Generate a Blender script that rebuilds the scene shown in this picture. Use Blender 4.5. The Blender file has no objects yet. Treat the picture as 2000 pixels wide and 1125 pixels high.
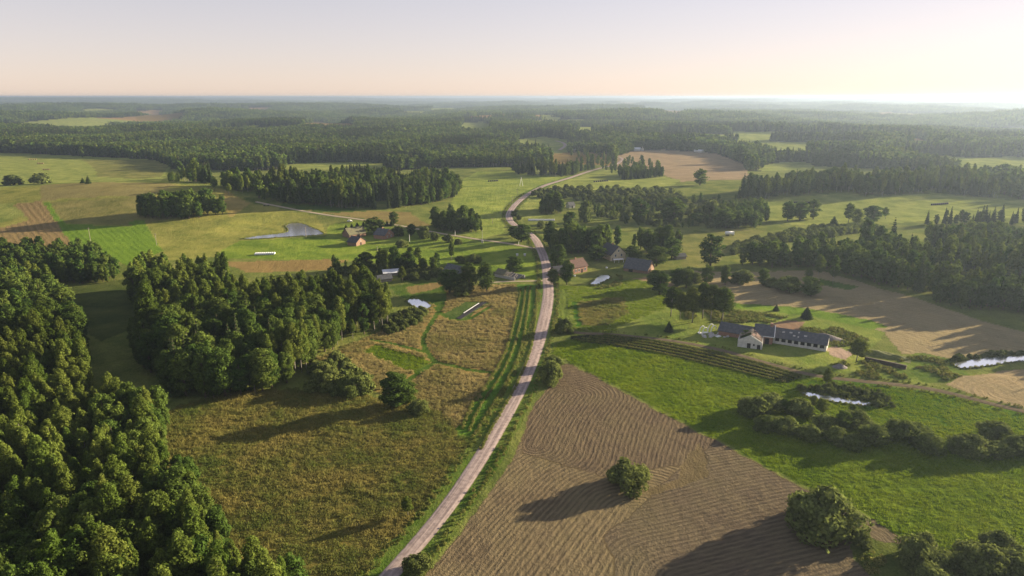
import bpy, math, random
import numpy as np
R = math.radians
rs = np.random.RandomState(7)
random.seed(7)
scene = bpy.context.scene
COL = scene.collection

# ------------------------------------------------------------------ camera
H, F, PITCH = 100.0, 1333.0, math.atan((562.5 - 188.5) / 1333.0)
cam = bpy.data.cameras.new('camera'); camo = bpy.data.objects.new('camera', cam); COL.objects.link(camo)
cam.sensor_width = 36.0; cam.lens = 36.0 * F / 2000.0; cam.clip_start = 1.0; cam.clip_end = 120000.0
camo.location = (0, 0, H); camo.rotation_euler = (math.pi / 2 - PITCH, 0, 0)
scene.camera = camo
# ------------------------------------------------------------------ sky, sun, exposure
SUN_AZ, SUN_EL = R(65), R(12.5)
w = bpy.data.worlds.new('World'); scene.world = w; w.use_nodes = True
wn = w.node_tree; bg = wn.nodes['Background']
sky = wn.nodes.new('ShaderNodeTexSky'); sky.sky_type = 'NISHITA'; sky.sun_disc = False
sky.sun_elevation = SUN_EL; sky.sun_rotation = SUN_AZ
sky.air_density = 1.0; sky.dust_density = 0.25; sky.ozone_density = 1.0; sky.altitude = 150
shs = wn.nodes.new('ShaderNodeHueSaturation'); shs.inputs['Saturation'].default_value = .8
sgm = wn.nodes.new('ShaderNodeGamma'); sgm.inputs['Gamma'].default_value = .5; wn.links.new(sky.outputs[0], sgm.inputs[0]); wn.links.new(sgm.outputs[0], shs.inputs['Color'])
tint = wn.nodes.new('ShaderNodeMix'); tint.data_type = 'RGBA'; tint.blend_type = 'MULTIPLY'; tint.inputs[0].default_value = 1.0; tint.inputs[7].default_value = (.97, .85, .91, 1)
wn.links.new(shs.outputs[0], tint.inputs[6]); wn.links.new(tint.outputs[2], bg.inputs[0]); bg.inputs[1].default_value = 0.1
sl = bpy.data.lights.new('sun', 'SUN'); so = bpy.data.objects.new('sun', sl); COL.objects.link(so)
sl.energy = 5.0; sl.angle = R(0.6); sl.color = (1.0, 0.82, 0.56)
so.rotation_euler = (math.pi / 2 - SUN_EL, 0, math.pi - SUN_AZ); so.location = (300, 140, 300)
vs = scene.view_settings; vs.view_transform = 'Standard'; vs.look = 'None'; vs.gamma = 1.0; vs.use_curve_mapping = False
vs.exposure = 1.95
scene.cycles.use_denoising = True
scene.cycles.max_bounces = 5; scene.cycles.diffuse_bounces = 2; scene.cycles.transmission_bounces = 3
scene.cycles.volume_bounces = 0; scene.cycles.transparent_max_bounces = 4
scene.cycles.sample_clamp_indirect = 3.0

# ------------------------------------------------------------------ noise, terrain height
def vnoise(x, y, seed=0):
    x = np.asarray(x, float); y = np.asarray(y, float)
    ix = np.floor(x).astype(np.int64); iy = np.floor(y).astype(np.int64)
    fx = x - ix; fy = y - iy
    fx = fx * fx * (3 - 2 * fx); fy = fy * fy * (3 - 2 * fy)
    def hsh(a, b):
        n = (a * 374761393 + b * 668265263 + seed * 974711) & 0xffffffff
        n = ((n ^ (n >> 13)) * 1274126177) & 0xffffffff
        n = n ^ (n >> 16)
        return (n & 0xffff) / 32767.5 - 1.0
    a = hsh(ix, iy); b = hsh(ix + 1, iy); c = hsh(ix, iy + 1); d = hsh(ix + 1, iy + 1)
    return (a + (b - a) * fx) * (1 - fy) + (c + (d - c) * fx) * fy
def sstep(a, b, t):
    t = np.clip((t - a) / (b - a), 0, 1); return t * t * (3 - 2 * t)
def gauss(x, y, cx, cy, sx, sy): return np.exp(-(((x - cx) / sx) ** 2 + ((y - cy) / sy) ** 2))
PONDF = []      # (polygon, level) flattened places, filled below
def h0(x, y):
    x = np.asarray(x, float); y = np.asarray(y, float)
    d = np.hypot(x, y)
    z = 1.3 * vnoise(x / 120, y / 120, 1) + 0.35 * vnoise(x / 37, y / 37, 2)
    z = z + 20.0 * gauss(x, y, -365, 660, 210, 115)
    z = z + 4.0 * gauss(x, y, 30, 780, 150, 120) + 5 * gauss(x, y, 380, 760, 200, 110)
    z = z + sstep(900, 3500, d) * (34 * vnoise(x / 760, y / 600, 3) + 9 * vnoise(x / 260, y / 260, 4))
    z = z + sstep(3500, 9000, d) * (26 * vnoise(x / 2300, y / 1700, 5) - 4)
    z = z + sstep(9000, 14000, d) * (62 * sstep(-800, -9000, x) * (.75 + .35 * vnoise(x / 1500 + 9.3, y / 5200, 8)) + 28 * sstep(2500, 9000, x))
    z = np.where(d > 3000, np.minimum(z, 55 + .3 * (z - 55)), z)
    return z
def h(x, y):
    z = h0(x, y)
    for cx, cy, rx, ry, lv in PONDF:
        q = np.sqrt(((x - cx) / rx) ** 2 + ((y - cy) / ry) ** 2)
        z = z + (lv - z) * (1 - sstep(1.3, 2.3, q))
    return z
CP, SP = math.cos(PITCH), math.sin(PITCH)
def unproj(px, py, dz=0.0, hf=None):
    hf = hf or h
    px = np.atleast_1d(np.asarray(px, float)); py = np.atleast_1d(np.asarray(py, float))
    dz = np.broadcast_to(np.asarray(dz, float), px.shape)
    a = (px - 1000) / F; b = (562.5 - py) / F
    dx = a; dy = CP + b * SP; dzr = -SP + b * CP
    t = np.where(py > 285, np.maximum(40.0, (H - 26.0 - dz) / np.maximum(1e-4, -dzr)), np.maximum(40.0, (H - 62.0 - dz) / np.maximum(1e-4, -dzr))); done = np.zeros(px.shape, bool); res = np.full(px.shape, 20000.0); tp = t.copy()
    for i in range(720):
        below = (H + t * dzr) <= hf(t * dx, t * dy) + dz
        new = below & ~done
        if new.any():
            lo = tp[new].copy(); hi = t[new].copy()
            for k in range(14):
                m = (lo + hi) / 2
                bl = (H + m * dzr[new]) <= hf(m * dx[new], m * dy[new]) + dz[new]
                hi = np.where(bl, m, hi); lo = np.where(bl, lo, m)
            res[new] = hi; done |= new
        if done.all(): break
        tp = t; t = t * 1.009
    return np.stack([res * dx, res * dy], -1)
def U(p, dz=0.0):
    q = unproj([p[0]], [p[1]], p[2] if len(p) > 2 else dz)[0]; return float(q[0]), float(q[1])
def UP(pts, dz=0.0):
    return unproj([p[0] for p in pts], [p[1] for p in pts], [p[2] if len(p) > 2 else dz for p in pts])
def UPM(lists, dz=0.0):     # many outlines at once
    A = [(p[0], p[1], p[2] if len(p) > 2 else dz) for l_ in lists for p in l_]
    q = unproj([a[0] for a in A], [a[1] for a in A], [a[2] for a in A]); out_ = []; i = 0
    for l_ in lists: out_.append(q[i:i + len(l_)]); i += len(l_)
    return out_
def zc(x, y): return y * CP + H * SP
def hm(px, x, y):   # metres tall for a vertical thing of px photo pixels standing at x, y
    return px * zc(x, y) / F / CP * 1.03
def wm(px, x, y): return px * zc(x, y) / F
def inpoly(x, y, poly):
    poly = np.asarray(poly)
    res = np.zeros(x.shape, bool)
    bb = (x >= poly[:, 0].min()) & (x <= poly[:, 0].max()) & (y >= poly[:, 1].min()) & (y <= poly[:, 1].max())
    if not bb.any(): return res
    xs = x[bb]; ys = y[bb]; r = np.zeros(xs.shape, bool)
    n = len(poly); j = n - 1
    for i in range(n):
        xi, yi = poly[i]; xj, yj = poly[j]
        if yi != yj:
            c = ((yi > ys) != (yj > ys)) & (xs < (xj - xi) * (ys - yi) / (yj - yi) + xi)
            r ^= c
        j = i
    res[bb] = r
    return res
def segnear(x, y, pts, mar=12.0):    # distance to a line, exact within mar, large elsewhere
    d = np.full(x.shape, 1e9); pts = np.asarray(pts)
    for i in range(0, len(pts) - 1, 10):
        c = pts[i:i + 11]
        m = np.where((x > c[:, 0].min() - mar) & (x < c[:, 0].max() + mar) & (y > c[:, 1].min() - mar) & (y < c[:, 1].max() + mar))[0]
        if len(m): d[m] = np.minimum(d[m], segdist(x[m], y[m], c))
    return d
def segdist(x, y, pts):
    d = np.full(x.shape, 1e9)
    for (ax, ay), (bx, by) in zip(pts[:-1], pts[1:]):
        vx, vy = bx - ax, by - ay; L2 = vx * vx + vy * vy + 1e-9
        t = np.clip(((x - ax) * vx + (y - ay) * vy) / L2, 0, 1)
        d = np.minimum(d, np.hypot(x - ax - t * vx, y - ay - t * vy))
    return d
def smooth_line(pts, step):
    P = np.asarray(pts, float); out = []
    Q = np.vstack([2 * P[0] - P[1], P, 2 * P[-1] - P[-2]])
    for i in range(1, len(Q) - 2):
        a, b, c, d = Q[i - 1], Q[i], Q[i + 1], Q[i + 2]
        n = max(2, int(np.linalg.norm(c - b) / step))
        for t in np.linspace(0, 1, n, endpoint=False):
            out.append(.5 * ((2 * b) + (c - a) * t + (2 * a - 5 * b + 4 * c - d) * t * t + (3 * b - a - 3 * c + d) * t ** 3))
    out.append(P[-1]); return np.array(out)

# ------------------------------------------------------------------ ponds (outline in the photograph, laid on the ground)
PONDS = [
 ('pond', 'still irregular pond on the green slope beside the log barns', [(470,467),(505,461),(550,456),(562,450),(558,441),(572,436),(592,437),(612,446),(622,450),(632,457),(615,460),(560,463),(505,467)]),
 ('pond', 'small oblong pond beside the birch wood and the mown loop path', [(792,589),(806,584),(822,586),(838,593),(843,598),(832,604),(815,602)]),
 ('pond', 'bright little pond below the red-roofed brick house', [(1151,556),(1162,545),(1172,539),(1188,538),(1194,543),(1180,550),(1168,556)]),
 ('pond', 'narrow overgrown pond above the row of round willows', [(1560,764),(1585,769),(1620,774),(1660,781),(1704,789),(1690,793),(1655,789),(1610,782),(1575,774)]),
 ('pond', 'long pale reservoir pond between the two straw fields', [(1858,711),(1890,704),(1930,698),(1980,696),(2060,693),(2070,705),(1990,707),(1930,715),(1880,720)]),
]
pond_world = []
for n, lab, pp in PONDS:
    q = unproj([p[0] for p in pp], [p[1] for p in pp], 0, h0)
    c = q.mean(0); lv = float(np.mean(h0(q[:, 0], q[:, 1]))) - .1
    rx = np.abs(q[:, 0] - c[0]).max(); ry = np.abs(q[:, 1] - c[1]).max()
    PONDF.append((c[0], c[1], rx, ry, lv - .25))
for n, lab, pp in PONDS:
    i = len(pond_world)
    q = UP(pp); pond_world.append((q, PONDF[i][4] + .25))

# ------------------------------------------------------------------ roads (centre lines)
MAIN = smooth_line(UP([(560,1340),(665,1225),(760,1125),(866,1000),(935,900),(985,815),(1022,745),(1048,680),(1064,620),(1071,575),(1069,540),(1066,515),(1058,492),(1046,468),(1028,452),(1006,440),(995,428),(996,414),(1008,398),(1030,380),(1060,364),(1100,351),(1140,338),(1170,329),(1192,324)]), 3.0)
SIDE = smooth_line(UP([(1056,487),(1040,484),(990,475),(930,467),(880,459),(820,448),(760,437),(700,428),(640,420),(570,408),(500,394)]), 3.0)
DRIVE = smooth_line(UP([(1066,548),(1030,549),(985,550),(960,552)]), 2.0)
TRACK = smooth_line(UP([(1092,640),(1130,650),(1190,653),(1300,664),(1400,682),(1500,710),(1590,733),(1680,744),(1800,757),(1880,774),(1950,792),(2080,822)]), 3.0)
FARROAD = smooth_line(UP([(1092,293),(1100,288),(1104,283),(1098,278),(1085,275)]), 8.0)
FARROAD2 = smooth_line(UP([(1192,324),(1208,318),(1216,311),(1208,306)]), 6.0)
LANE = smooth_line(UP([(1330,482),(1290,470),(1240,468)]), 4.0)
MOWN = [UP(p) for p in ([(864,560),(867,585),(852,615),(834,645),(827,665),(833,685),(850,706),(880,713),(915,722),(955,727)],
        [(852,706),(828,722),(808,735),(795,746)], [(727,664),(770,672),(832,688)], [(850,600),(870,618),(905,625),(928,617),(955,600)], [(780,570),(830,590),(865,585)])]

# ------------------------------------------------------------------ ground fields
GB = ((.08,.125,.012),(.11,.15,.016)); GD = ((.035,.07,.012),(.055,.085,.016))
OL = ((.12,.135,.036),(.18,.165,.055)); TAN = ((.19,.125,.045),(.105,.10,.03)); STR = ((.24,.165,.075),(.115,.075,.038))
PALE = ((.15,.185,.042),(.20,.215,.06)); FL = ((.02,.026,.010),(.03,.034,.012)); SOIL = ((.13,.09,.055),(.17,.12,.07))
YEL = ((.17,.155,.038),(.125,.135,.032))
FIELDS = [  # polygon in the photograph, colours, (row pattern, strength)
 # far fields
 ([(-150,300),(60,300),(170,305),(300,312),(335,325),(320,345),(280,358),(170,356),(-150,365)], PALE, ('lin',(0,330),(200,338),6.,.25)),
 ([(160,312),(300,312),(330,325),(315,345),(270,350),(190,345),(185,330)], OL, None),
 ([(555,322),(600,318),(700,316),(755,320),(745,328),(650,331),(560,332)], PALE, None),
 ([(265,226),(300,222),(365,221),(362,227),(300,230),(270,231)], TAN, None),
 ([(590,240),(640,237),(690,243),(690,247),(600,244)], TAN, None),
 ([(480,211),(530,208),(535,212),(490,214)], STR, None), ([(150,213),(225,211),(230,215),(155,216)], PALE, None),
 ([(255,216),(320,214),(330,216),(260,218)], STR, None),
 ([(898,248),(905,239),(950,237),(960,242),(950,250)], PALE, None), ([(1040,235),(1150,232),(1150,235),(1045,238)], PALE, None),
 ([(1010,272),(1060,266),(1110,272),(1108,295),(1070,292),(1060,282),(1015,280)], PALE, None),
 ([(1075,300),(1130,296),(1190,300),(1195,318),(1140,318),(1080,310)], TAN, None),
 ([(1205,305),(1240,294),(1300,292),(1400,300),(1430,312),(1450,320),(1470,350),(1400,352),(1330,355),(1290,340),(1200,330)], ((.245,.18,.112),(.18,.145,.08)), ('lin',(1240,300),(1400,310),7.,.3)),
 ([(1480,325),(1530,315),(1590,318),(1585,330),(1500,333)], PALE, None),
 ([(1715,220),(1740,218),(1745,222),(1720,224)], TAN, None), ([(1290,217),(1330,215),(1335,218),(1295,220)], TAN, None), ([(1750,277),(1800,274),(1850,276),(1790,279)], PALE, None),
 # fields by the winding road
 ([(880,400),(905,350),(930,336),(1000,333),(1100,344),(1130,345),(1100,358),(1040,372),(1010,395),(985,420),(985,455),(930,470),(880,440)], ((.145,.19,.036),(.19,.22,.05)), ('cap',(985,330),(955,480),4.5,.35)),
 ([(1060,372),(1110,352),(1180,328),(1210,332),(1250,345),(1290,345),(1330,352),(1300,372),(1200,376),(1100,378)], PALE, ('lin',(1080,372),(1250,366),5.,.2)),
 ([(1005,400),(1035,380),(1060,380),(1060,425),(1005,428)], PALE, ('lin',(1010,410),(1050,380),4.,.3)),
 ([(1490,430),(1480,400),(1520,388),(1640,376),(1720,385),(1830,377),(1900,385),(2150,400),(2150,430),(1900,425),(1700,440),(1560,440)], PALE, None),
 ([(1330,480),(1280,465),(1420,445),(1500,450),(1430,480),(1400,520),(1330,520)], OL, None),
 # left hill
 ([(-150,372),(80,362),(200,356),(330,358),(430,368),(470,385),(500,400),(620,420),(640,455),(470,475),(440,500),(250,515),(-150,500)], ((.165,.18,.04),(.22,.205,.055)), None),
 ([(440,372),(470,388),(490,398),(450,425),(430,400)], ((.29,.225,.075),(.22,.19,.055)), None),
 ([(80,362),(220,356),(350,360),(300,380),(275,382),(80,392)], ((.21,.175,.07),(.13,.135,.042)), None),
 ([(95,395),(270,385),(330,400),(330,428),(258,440),(125,436)], ((.14,.14,.042),(.18,.16,.055)), None),
 ([(82,394),(96,394),(130,438),(258,442),(250,432),(280,430),(300,462),(318,490),(250,518),(140,480),(110,430)], ((.13,.205,.024),(.075,.14,.015)), ('lin',(150,440),(215,500),4.2,.5)),
 ([(-150,460),(0,445),(60,428),(20,400),(80,392),(110,430),(140,478),(60,482),(-150,482)], ((.25,.175,.08),(.12,.10,.04)), ('lin',(70,395),(130,470),4.2,.75)),
 ([(-150,405),(20,396),(50,420),(0,435),(-150,440)], PALE, ('lin',(0,430),(50,400),4.,.35)),
 ([(430,490),(470,470),(640,462),(800,474),(1052,492),(1062,512),(1062,548),(900,520),(640,508),(430,505)], ((.115,.175,.022),(.16,.20,.032)), None),
 ([(640,440),(700,432),(830,455),(1040,486),(900,490),(640,470)], ((.12,.175,.026),(.16,.19,.036)), None),
 ([(430,512),(640,506),(680,508),(640,528),(480,532)], ((.22,.15,.06),(.15,.125,.04)), None),
 ([(640,405),(800,415),(840,440),(800,445),(640,418),(580,408)], ((.19,.145,.06),(.12,.12,.035)), None),
 ([(520,398),(640,400),(720,412),(640,416)], GD, None),
 # clearing in the wood, its shade put into a darker grass colour
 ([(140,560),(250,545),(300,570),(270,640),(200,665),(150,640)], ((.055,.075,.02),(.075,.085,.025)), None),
 # lower left meadow
 ([(300,830),(340,795),(450,766),(560,760),(720,772),(850,795),(935,855),(925,900),(870,985),(790,1080),(745,1125),(650,1260),(250,1260)], ((.16,.125,.032),(.065,.085,.018)), None),
 # middle meadow
 ([(620,700),(760,640),(790,612),(830,600),(870,560),(1005,556),(1010,600),(990,680),(960,735),(900,845),(860,805),(740,765),(640,750)], ((.25,.17,.062),(.115,.10,.028)), None),
 ([(690,735),(800,740),(930,745),(905,800),(850,800),(740,760)], ((.16,.115,.04),(.09,.085,.024)), None),
 ([(760,560),(850,548),(870,562),(862,600),(790,585),(770,575)], ((.06,.10,.018),(.08,.11,.02)), None),
 ([(790,562),(862,550),(866,560),(800,574)], ((.20,.14,.06),(.12,.11,.035)), None),
 ([(708,688),(733,672),(848,705),(812,730)], ((.06,.10,.014),(.085,.115,.018)), ('lin',(720,690),(820,720),3.,.3)),
 ([(868,612),(912,588),(958,590),(905,626),(875,624)], ((.05,.085,.02),(.08,.11,.03)), ('lin',(870,615),(930,590),1.6,.5)),
 # strips beside the road
 ([(1012,556),(1056,556),(1062,600),(1052,665),(1022,745),(975,815),(935,860),(888,852),(890,838),(945,765),(985,700),(1000,640),(1010,600)], ((.055,.12,.014),(.08,.14,.02)), ('lin',(940,800),(1010,690),2.4,.2)),
 # garden right of the road
 ([(1080,560),(1150,556),(1250,545),(1330,565),(1340,640),(1200,650),(1140,645),(1090,640)], ((.16,.185,.04),(.11,.15,.028)), None),
 ([(1130,590),(1215,580),(1225,610),(1185,635),(1135,637)], ((.17,.14,.05),(.12,.12,.035)), None),
 ([(1117,588),(1127,588),(1136,636),(1124,638)], ((.05,.11,.014),(.06,.12,.016)), None),
 ([(1090,565),(1110,565),(1118,635),(1095,635)], ((.12,.15,.03),(.07,.11,.018)), ('lin',(1095,630),(1092,565),3.,.6)),
 ([(1235,544),(1270,540),(1320,555),(1310,562)], ((.24,.17,.10),(.17,.13,.07)), None),
 # farmyard
 ([(1200,640),(1330,590),(1430,600),(1560,600),(1735,640),(1690,690),(1760,720),(1820,752),(1600,722),(1400,678),(1200,650)], ((.12,.17,.03),(.18,.19,.05)), None),
 ([(1480,640),(1545,625),(1570,628),(1560,650),(1490,650)], ((.22,.14,.095),(.14,.11,.06)), None),
 ([(1612,680),(1640,676),(1665,690),(1650,702),(1625,695)], ((.30,.23,.18),(.22,.17,.12)), None),
 # straw fields right
 ([(1320,528),(1420,532),(1600,528),(1780,580),(1900,622),(2150,690),(2150,705),(1990,690),(1860,700),(1760,690),(1725,650),(1590,606),(1440,598),(1410,570)], ((.27,.215,.125),(.17,.15,.07)), ('cap',(1730,640),(2000,690),3.0,.45)),
 ([(1430,592),(1560,600),(1700,625),(1735,640),(1700,643),(1560,614),(1440,602)], ((.10,.165,.022),(.115,.17,.026)), None),
 ([(1600,545),(1680,560),(1660,566),(1600,556)], ((.06,.11,.018),(.08,.12,.022)), None),
 ([(1740,700),(1800,690),(1860,700),(1900,735),(1860,750),(1800,745)], ((.075,.12,.02),(.105,.13,.03)), None),
 ([(1850,752),(1880,735),(2150,698),(2150,835),(1990,795),(1900,770)], ((.29,.23,.135),(.18,.15,.075)), ('cap',(1960,770),(2100,740),2.4,.5)),
 # bright green field
 ([(1078,690),(1090,668),(1140,660),(1300,688),(1540,742),(1600,740),(1820,765),(2150,840),(2150,1120),(1900,1090),(1780,1060),(1690,1005),(1470,895),(1280,795),(1115,706)], GB, ('lin',(1200,700),(1500,790),1.5,.16)),
 ([(1600,738),(1800,762),(2150,845),(2150,905),(1900,868),(1720,815),(1560,760)], ((.05,.10,.013),(.07,.115,.016)), None),
 # crop row plot
 ([(1118,655),(1190,652),(1400,690),(1568,737),(1535,747),(1300,692),(1120,664)], ((.028,.034,.014),(.045,.045,.02)), None),
 # hay field, three raked parts
 ([(1098,708),(1115,712),(1280,800),(1470,898),(1600,968),(1700,1012),(1790,1065),(1700,1130),(1720,1300),(560,1300),(830,1125),(960,960),(1015,870),(1040,800),(1070,760)], ((.205,.162,.092),(.068,.056,.034)), ('cap',(1240,1000),(1050,1300),1.45,.8)),
 ([(1098,708),(1115,712),(1280,800),(1400,862),(1340,905),(1250,920),(1180,930),(1020,885),(1028,840),(1045,790),(1080,750)], ((.165,.128,.078),(.054,.043,.03)), ('cap',(1045,870),(1110,770),1.4,.8)),
 ([(1340,905),(1400,862),(1600,968),(1700,1012),(1790,1065),(1700,1130),(1720,1300),(1240,1300),(1180,1050),(1250,985)], ((.165,.132,.082),(.058,.048,.034)), ('cap',(1330,1140),(1640,1060),1.45,.8)),
 ([(1330,905),(1350,880),(1365,860),(1375,890),(1380,930),(1340,950),(1270,965),(1260,955),(1330,935)], ((.13,.10,.055),(.10,.085,.04)), None),
 ([(1650,1060),(1690,1050),(1780,1065),(2150,1100),(2150,1300),(1760,1300),(1690,1125),(1660,1090)], ((.075,.10,.022),(.12,.125,.04)), None),
]
rows = np.concatenate([np.arange(1420, 240, -2.0), np.arange(240, 212, -1.0), np.arange(212, 194.9, -.4)])
ang = np.arctan((rows - 562.5) / F) + PITCH
yd = H / np.tan(np.clip(ang, 0.0005, 1.5))
yd = np.concatenate([np.linspace(-20, yd[0], 12)[:-1], yd])
cs = np.concatenate([np.arange(-2600, -1150, 30.), np.arange(-1150, 1150, 3.0), np.arange(1150, 2600, 30.)])
YY, CC = np.meshgrid(yd, cs, indexing='ij')
XX = CC / F * (YY * CP + H * SP + 25)
gx = XX.ravel(); gy = YY.ravel(); gz = h(gx, gy)
gd = np.hypot(gx, gy)
jx = gx + .5 * vnoise(gx / 3, gy / 3, 11) + .9 * vnoise(gx / 11, gy / 11, 13); jy = gy + .5 * vnoise(gx / 3, gy / 3, 12) + .9 * vnoise(gx / 11, gy / 11, 14)
N = len(gx)
c1 = np.empty((N, 4), np.float32); c2 = np.empty((N, 4), np.float32); c1[:] = (*OL[0], 1); c2[:] = (*OL[1], 1)
c1[:, :3] = (.10, .13, .03); c2[:, :3] = (.15, .155, .045)
ucoord = np.zeros(N, np.float32); vcoord = np.zeros(N, np.float32); ustr = np.zeros(N, np.float32)
# far woods stand on dark floor
def far_gap(x, y):    # clearings and fields among the far woods
    return vnoise(x / 260, y / 430, 71) + .3 * vnoise(x / 60, y / 90, 72) > .50
def far_gap2(x, y):
    return vnoise(x / 560, y / 1500, 81) + .3 * vnoise(x / 170, y / 400, 82) > .50
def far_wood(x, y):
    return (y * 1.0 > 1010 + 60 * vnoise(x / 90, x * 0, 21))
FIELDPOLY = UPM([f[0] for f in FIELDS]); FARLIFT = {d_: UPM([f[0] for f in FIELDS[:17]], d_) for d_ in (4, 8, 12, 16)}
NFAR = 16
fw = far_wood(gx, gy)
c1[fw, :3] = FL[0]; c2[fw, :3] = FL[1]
gp = fw & np.where(gd < 2700, far_gap(gx, gy), far_gap2(gx, gy)); tn = vnoise(gx / 300, gy / 300, 99) > .15
c1[gp & tn, :3] = TAN[0]; c2[gp & tn, :3] = STR[0]; c1[gp & ~tn, :3] = PALE[0]; c2[gp & ~tn, :3] = PALE[1]
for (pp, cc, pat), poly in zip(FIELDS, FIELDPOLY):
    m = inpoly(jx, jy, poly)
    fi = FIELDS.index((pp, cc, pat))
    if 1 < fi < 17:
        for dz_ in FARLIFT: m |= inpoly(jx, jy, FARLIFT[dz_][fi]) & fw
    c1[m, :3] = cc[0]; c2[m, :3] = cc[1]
    ustr[m] = 0
    if pat:
        A, B = UP([pat[1], pat[2]])
        v = (B - A) / np.linalg.norm(B - A)
        X = gx[m] + .9 * vnoise(gx[m] / 28, gy[m] / 28, 31); Y = gy[m] + .9 * vnoise(gx[m] / 28, gy[m] / 28, 32)
        if pat[0] == 'lin': dd = (X - A[0]) * -v[1] + (Y - A[1]) * v[0]
        else: dd = segdist(X, Y, [A, B])
        tt = (X - A[0]) * v[0] + (Y - A[1]) * v[1]; Ls = np.linalg.norm(B - A)
        if pat[0] == 'cap':
            over = np.clip(np.abs(tt - Ls / 2) - Ls / 2, 0, None); tt = np.clip(tt, 0, Ls) + np.sign(tt - Ls / 2) * np.arcsin(np.clip(over / (dd + 1e-6), 0, 1)) * dd
        ucoord[m] = dd / pat[3]; ustr[m] = pat[4]; vcoord[m] = tt / pat[3]
# verges and mown lines
for line, wd, cc in ((MAIN, 6.4, ((.07,.12,.018),(.12,.13,.035))), (SIDE, 3.6, ((.085,.12,.024),(.12,.125,.036)))):
    k = gy < 900; dd = np.full(N, 1e9); dd[k] = segnear(jx[k], jy[k], line[::3])
    m = dd < wd; c1[m, :3] = cc[0]; c2[m, :3] = cc[1]; ustr[m] = 0
for ln in MOWN:
    k = gy < 500; dd = np.full(N, 1e9); dd[k] = segnear(gx[k], gy[k], smooth_line(ln, 3.))
    m = dd < 1.25; c1[m, :3] = (.045, .085, .013); c2[m, :3] = (.06, .10, .016); ustr[m] = 0
nR, nC = YY.shape
idx = np.arange(N).reshape(nR, nC)
quads = np.stack([idx[:-1, :-1], idx[:-1, 1:], idx[1:, 1:], idx[1:, :-1]], -1).reshape(-1, 4)

# ------------------------------------------------------------------ helpers for meshes and properties
def mesh_np(name, verts, quads, mats, mat_idx=None, smooth=False):
    me = bpy.data.meshes.new(name)
    verts = np.asarray(verts, np.float32); quads = np.asarray(quads, np.int32)
    k = quads.shape[1]
    me.vertices.add(len(verts)); me.vertices.foreach_set('co', verts.ravel())
    me.loops.add(quads.size); me.loops.foreach_set('vertex_index', quads.ravel())
    me.polygons.add(len(quads)); me.polygons.foreach_set('loop_start', np.arange(0, quads.size, k, dtype=np.int32))
    for m in mats: me.materials.append(m)
    if mat_idx is not None: me.polygons.foreach_set('material_index', np.asarray(mat_idx, np.int32))
    me.polygons.foreach_set('use_smooth', np.full(len(quads), smooth))
    me.update(calc_edges=True)
    return me
class MB:
    def __init__(s): s.v = []; s.f = []
    def add(s, vs, fs):
        n = len(s.v); s.v += [tuple(p) for p in vs]; s.f += [tuple(i + n for i in f) for f in fs]
    def box(s, x0, x1, y0, y1, z0, z1):
        s.add([(x0,y0,z0),(x1,y0,z0),(x1,y1,z0),(x0,y1,z0),(x0,y0,z1),(x1,y0,z1),(x1,y1,z1),(x0,y1,z1)],
              [(0,3,2,1),(4,5,6,7),(0,1,5,4),(1,2,6,5),(2,3,7,6),(3,0,4,7)])
    def extrude(s, prof, a, b, axis):   # closed profile, extruded from a to b; axis 'x': profile is (y, z); 'y': profile is (x, z)
        n = len(prof)
        mk = (lambda t, p: (t, p[0], p[1])) if axis == 'x' else (lambda t, p: (p[0], t, p[1]))
        s.add([mk(a, p) for p in prof] + [mk(b, p) for p in prof],
              [tuple(range(n)), tuple(range(2 * n - 1, n - 1, -1))] + [(i, i + n, (i + 1) % n + n, (i + 1) % n) for i in range(n)])
    def tube(s, pts, rads, n=6):
        base = len(s.v); P = [np.array(p, float) for p in pts]
        for i, p in enumerate(P):
            d = P[min(i + 1, len(P) - 1)] - P[max(i - 1, 0)]; d /= np.linalg.norm(d) + 1e-9
            a = np.cross(d, (0, 1, .01)) if abs(d[1]) < .9 else np.cross(d, (1, 0, 0)); a /= np.linalg.norm(a); b = np.cross(d, a)
            for k in range(n):
                t = 2 * math.pi * k / n; s.v.append(tuple(p + rads[i] * (math.cos(t) * a + math.sin(t) * b)))
        for i in range(len(P) - 1):
            for k in range(n):
                s.f.append((base + i * n + k, base + i * n + (k + 1) % n, base + (i + 1) * n + (k + 1) % n, base + (i + 1) * n + k))
        s.f.append(tuple(base + k for k in range(n))[::-1]); s.f.append(tuple(base + (len(P) - 1) * n + k for k in range(n)))
    def mesh(s, name, mat, smooth=False):
        me = bpy.data.meshes.new(name); me.from_pydata(s.v, [], s.f); me.materials.append(mat)
        if smooth: me.polygons.foreach_set('use_smooth', [True] * len(me.polygons))
        me.validate(); me.update(); return me
    def build(s, name, mat, parent=None, smooth=False):
        return link(name, s.mesh(name, mat, smooth), parent)
def link(name, data, parent=None, loc=None):
    o = bpy.data.objects.new(name, data); COL.objects.link(o)
    if parent: o.parent = parent
    if loc is not None: o.location = loc
    return o
def tag(o, label=None, cat=None, group=None, kind=None):
    if label: o['label'] = label
    if cat: o['category'] = cat
    if group: o['group'] = group
    if kind: o['kind'] = kind
    return o
def thing(name, label, cat, loc, rz=0, group=None):
    o = link(name, None, None, loc); o.rotation_euler = (0, 0, rz); o.empty_display_size = .5
    return tag(o, label, cat, group)

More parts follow.
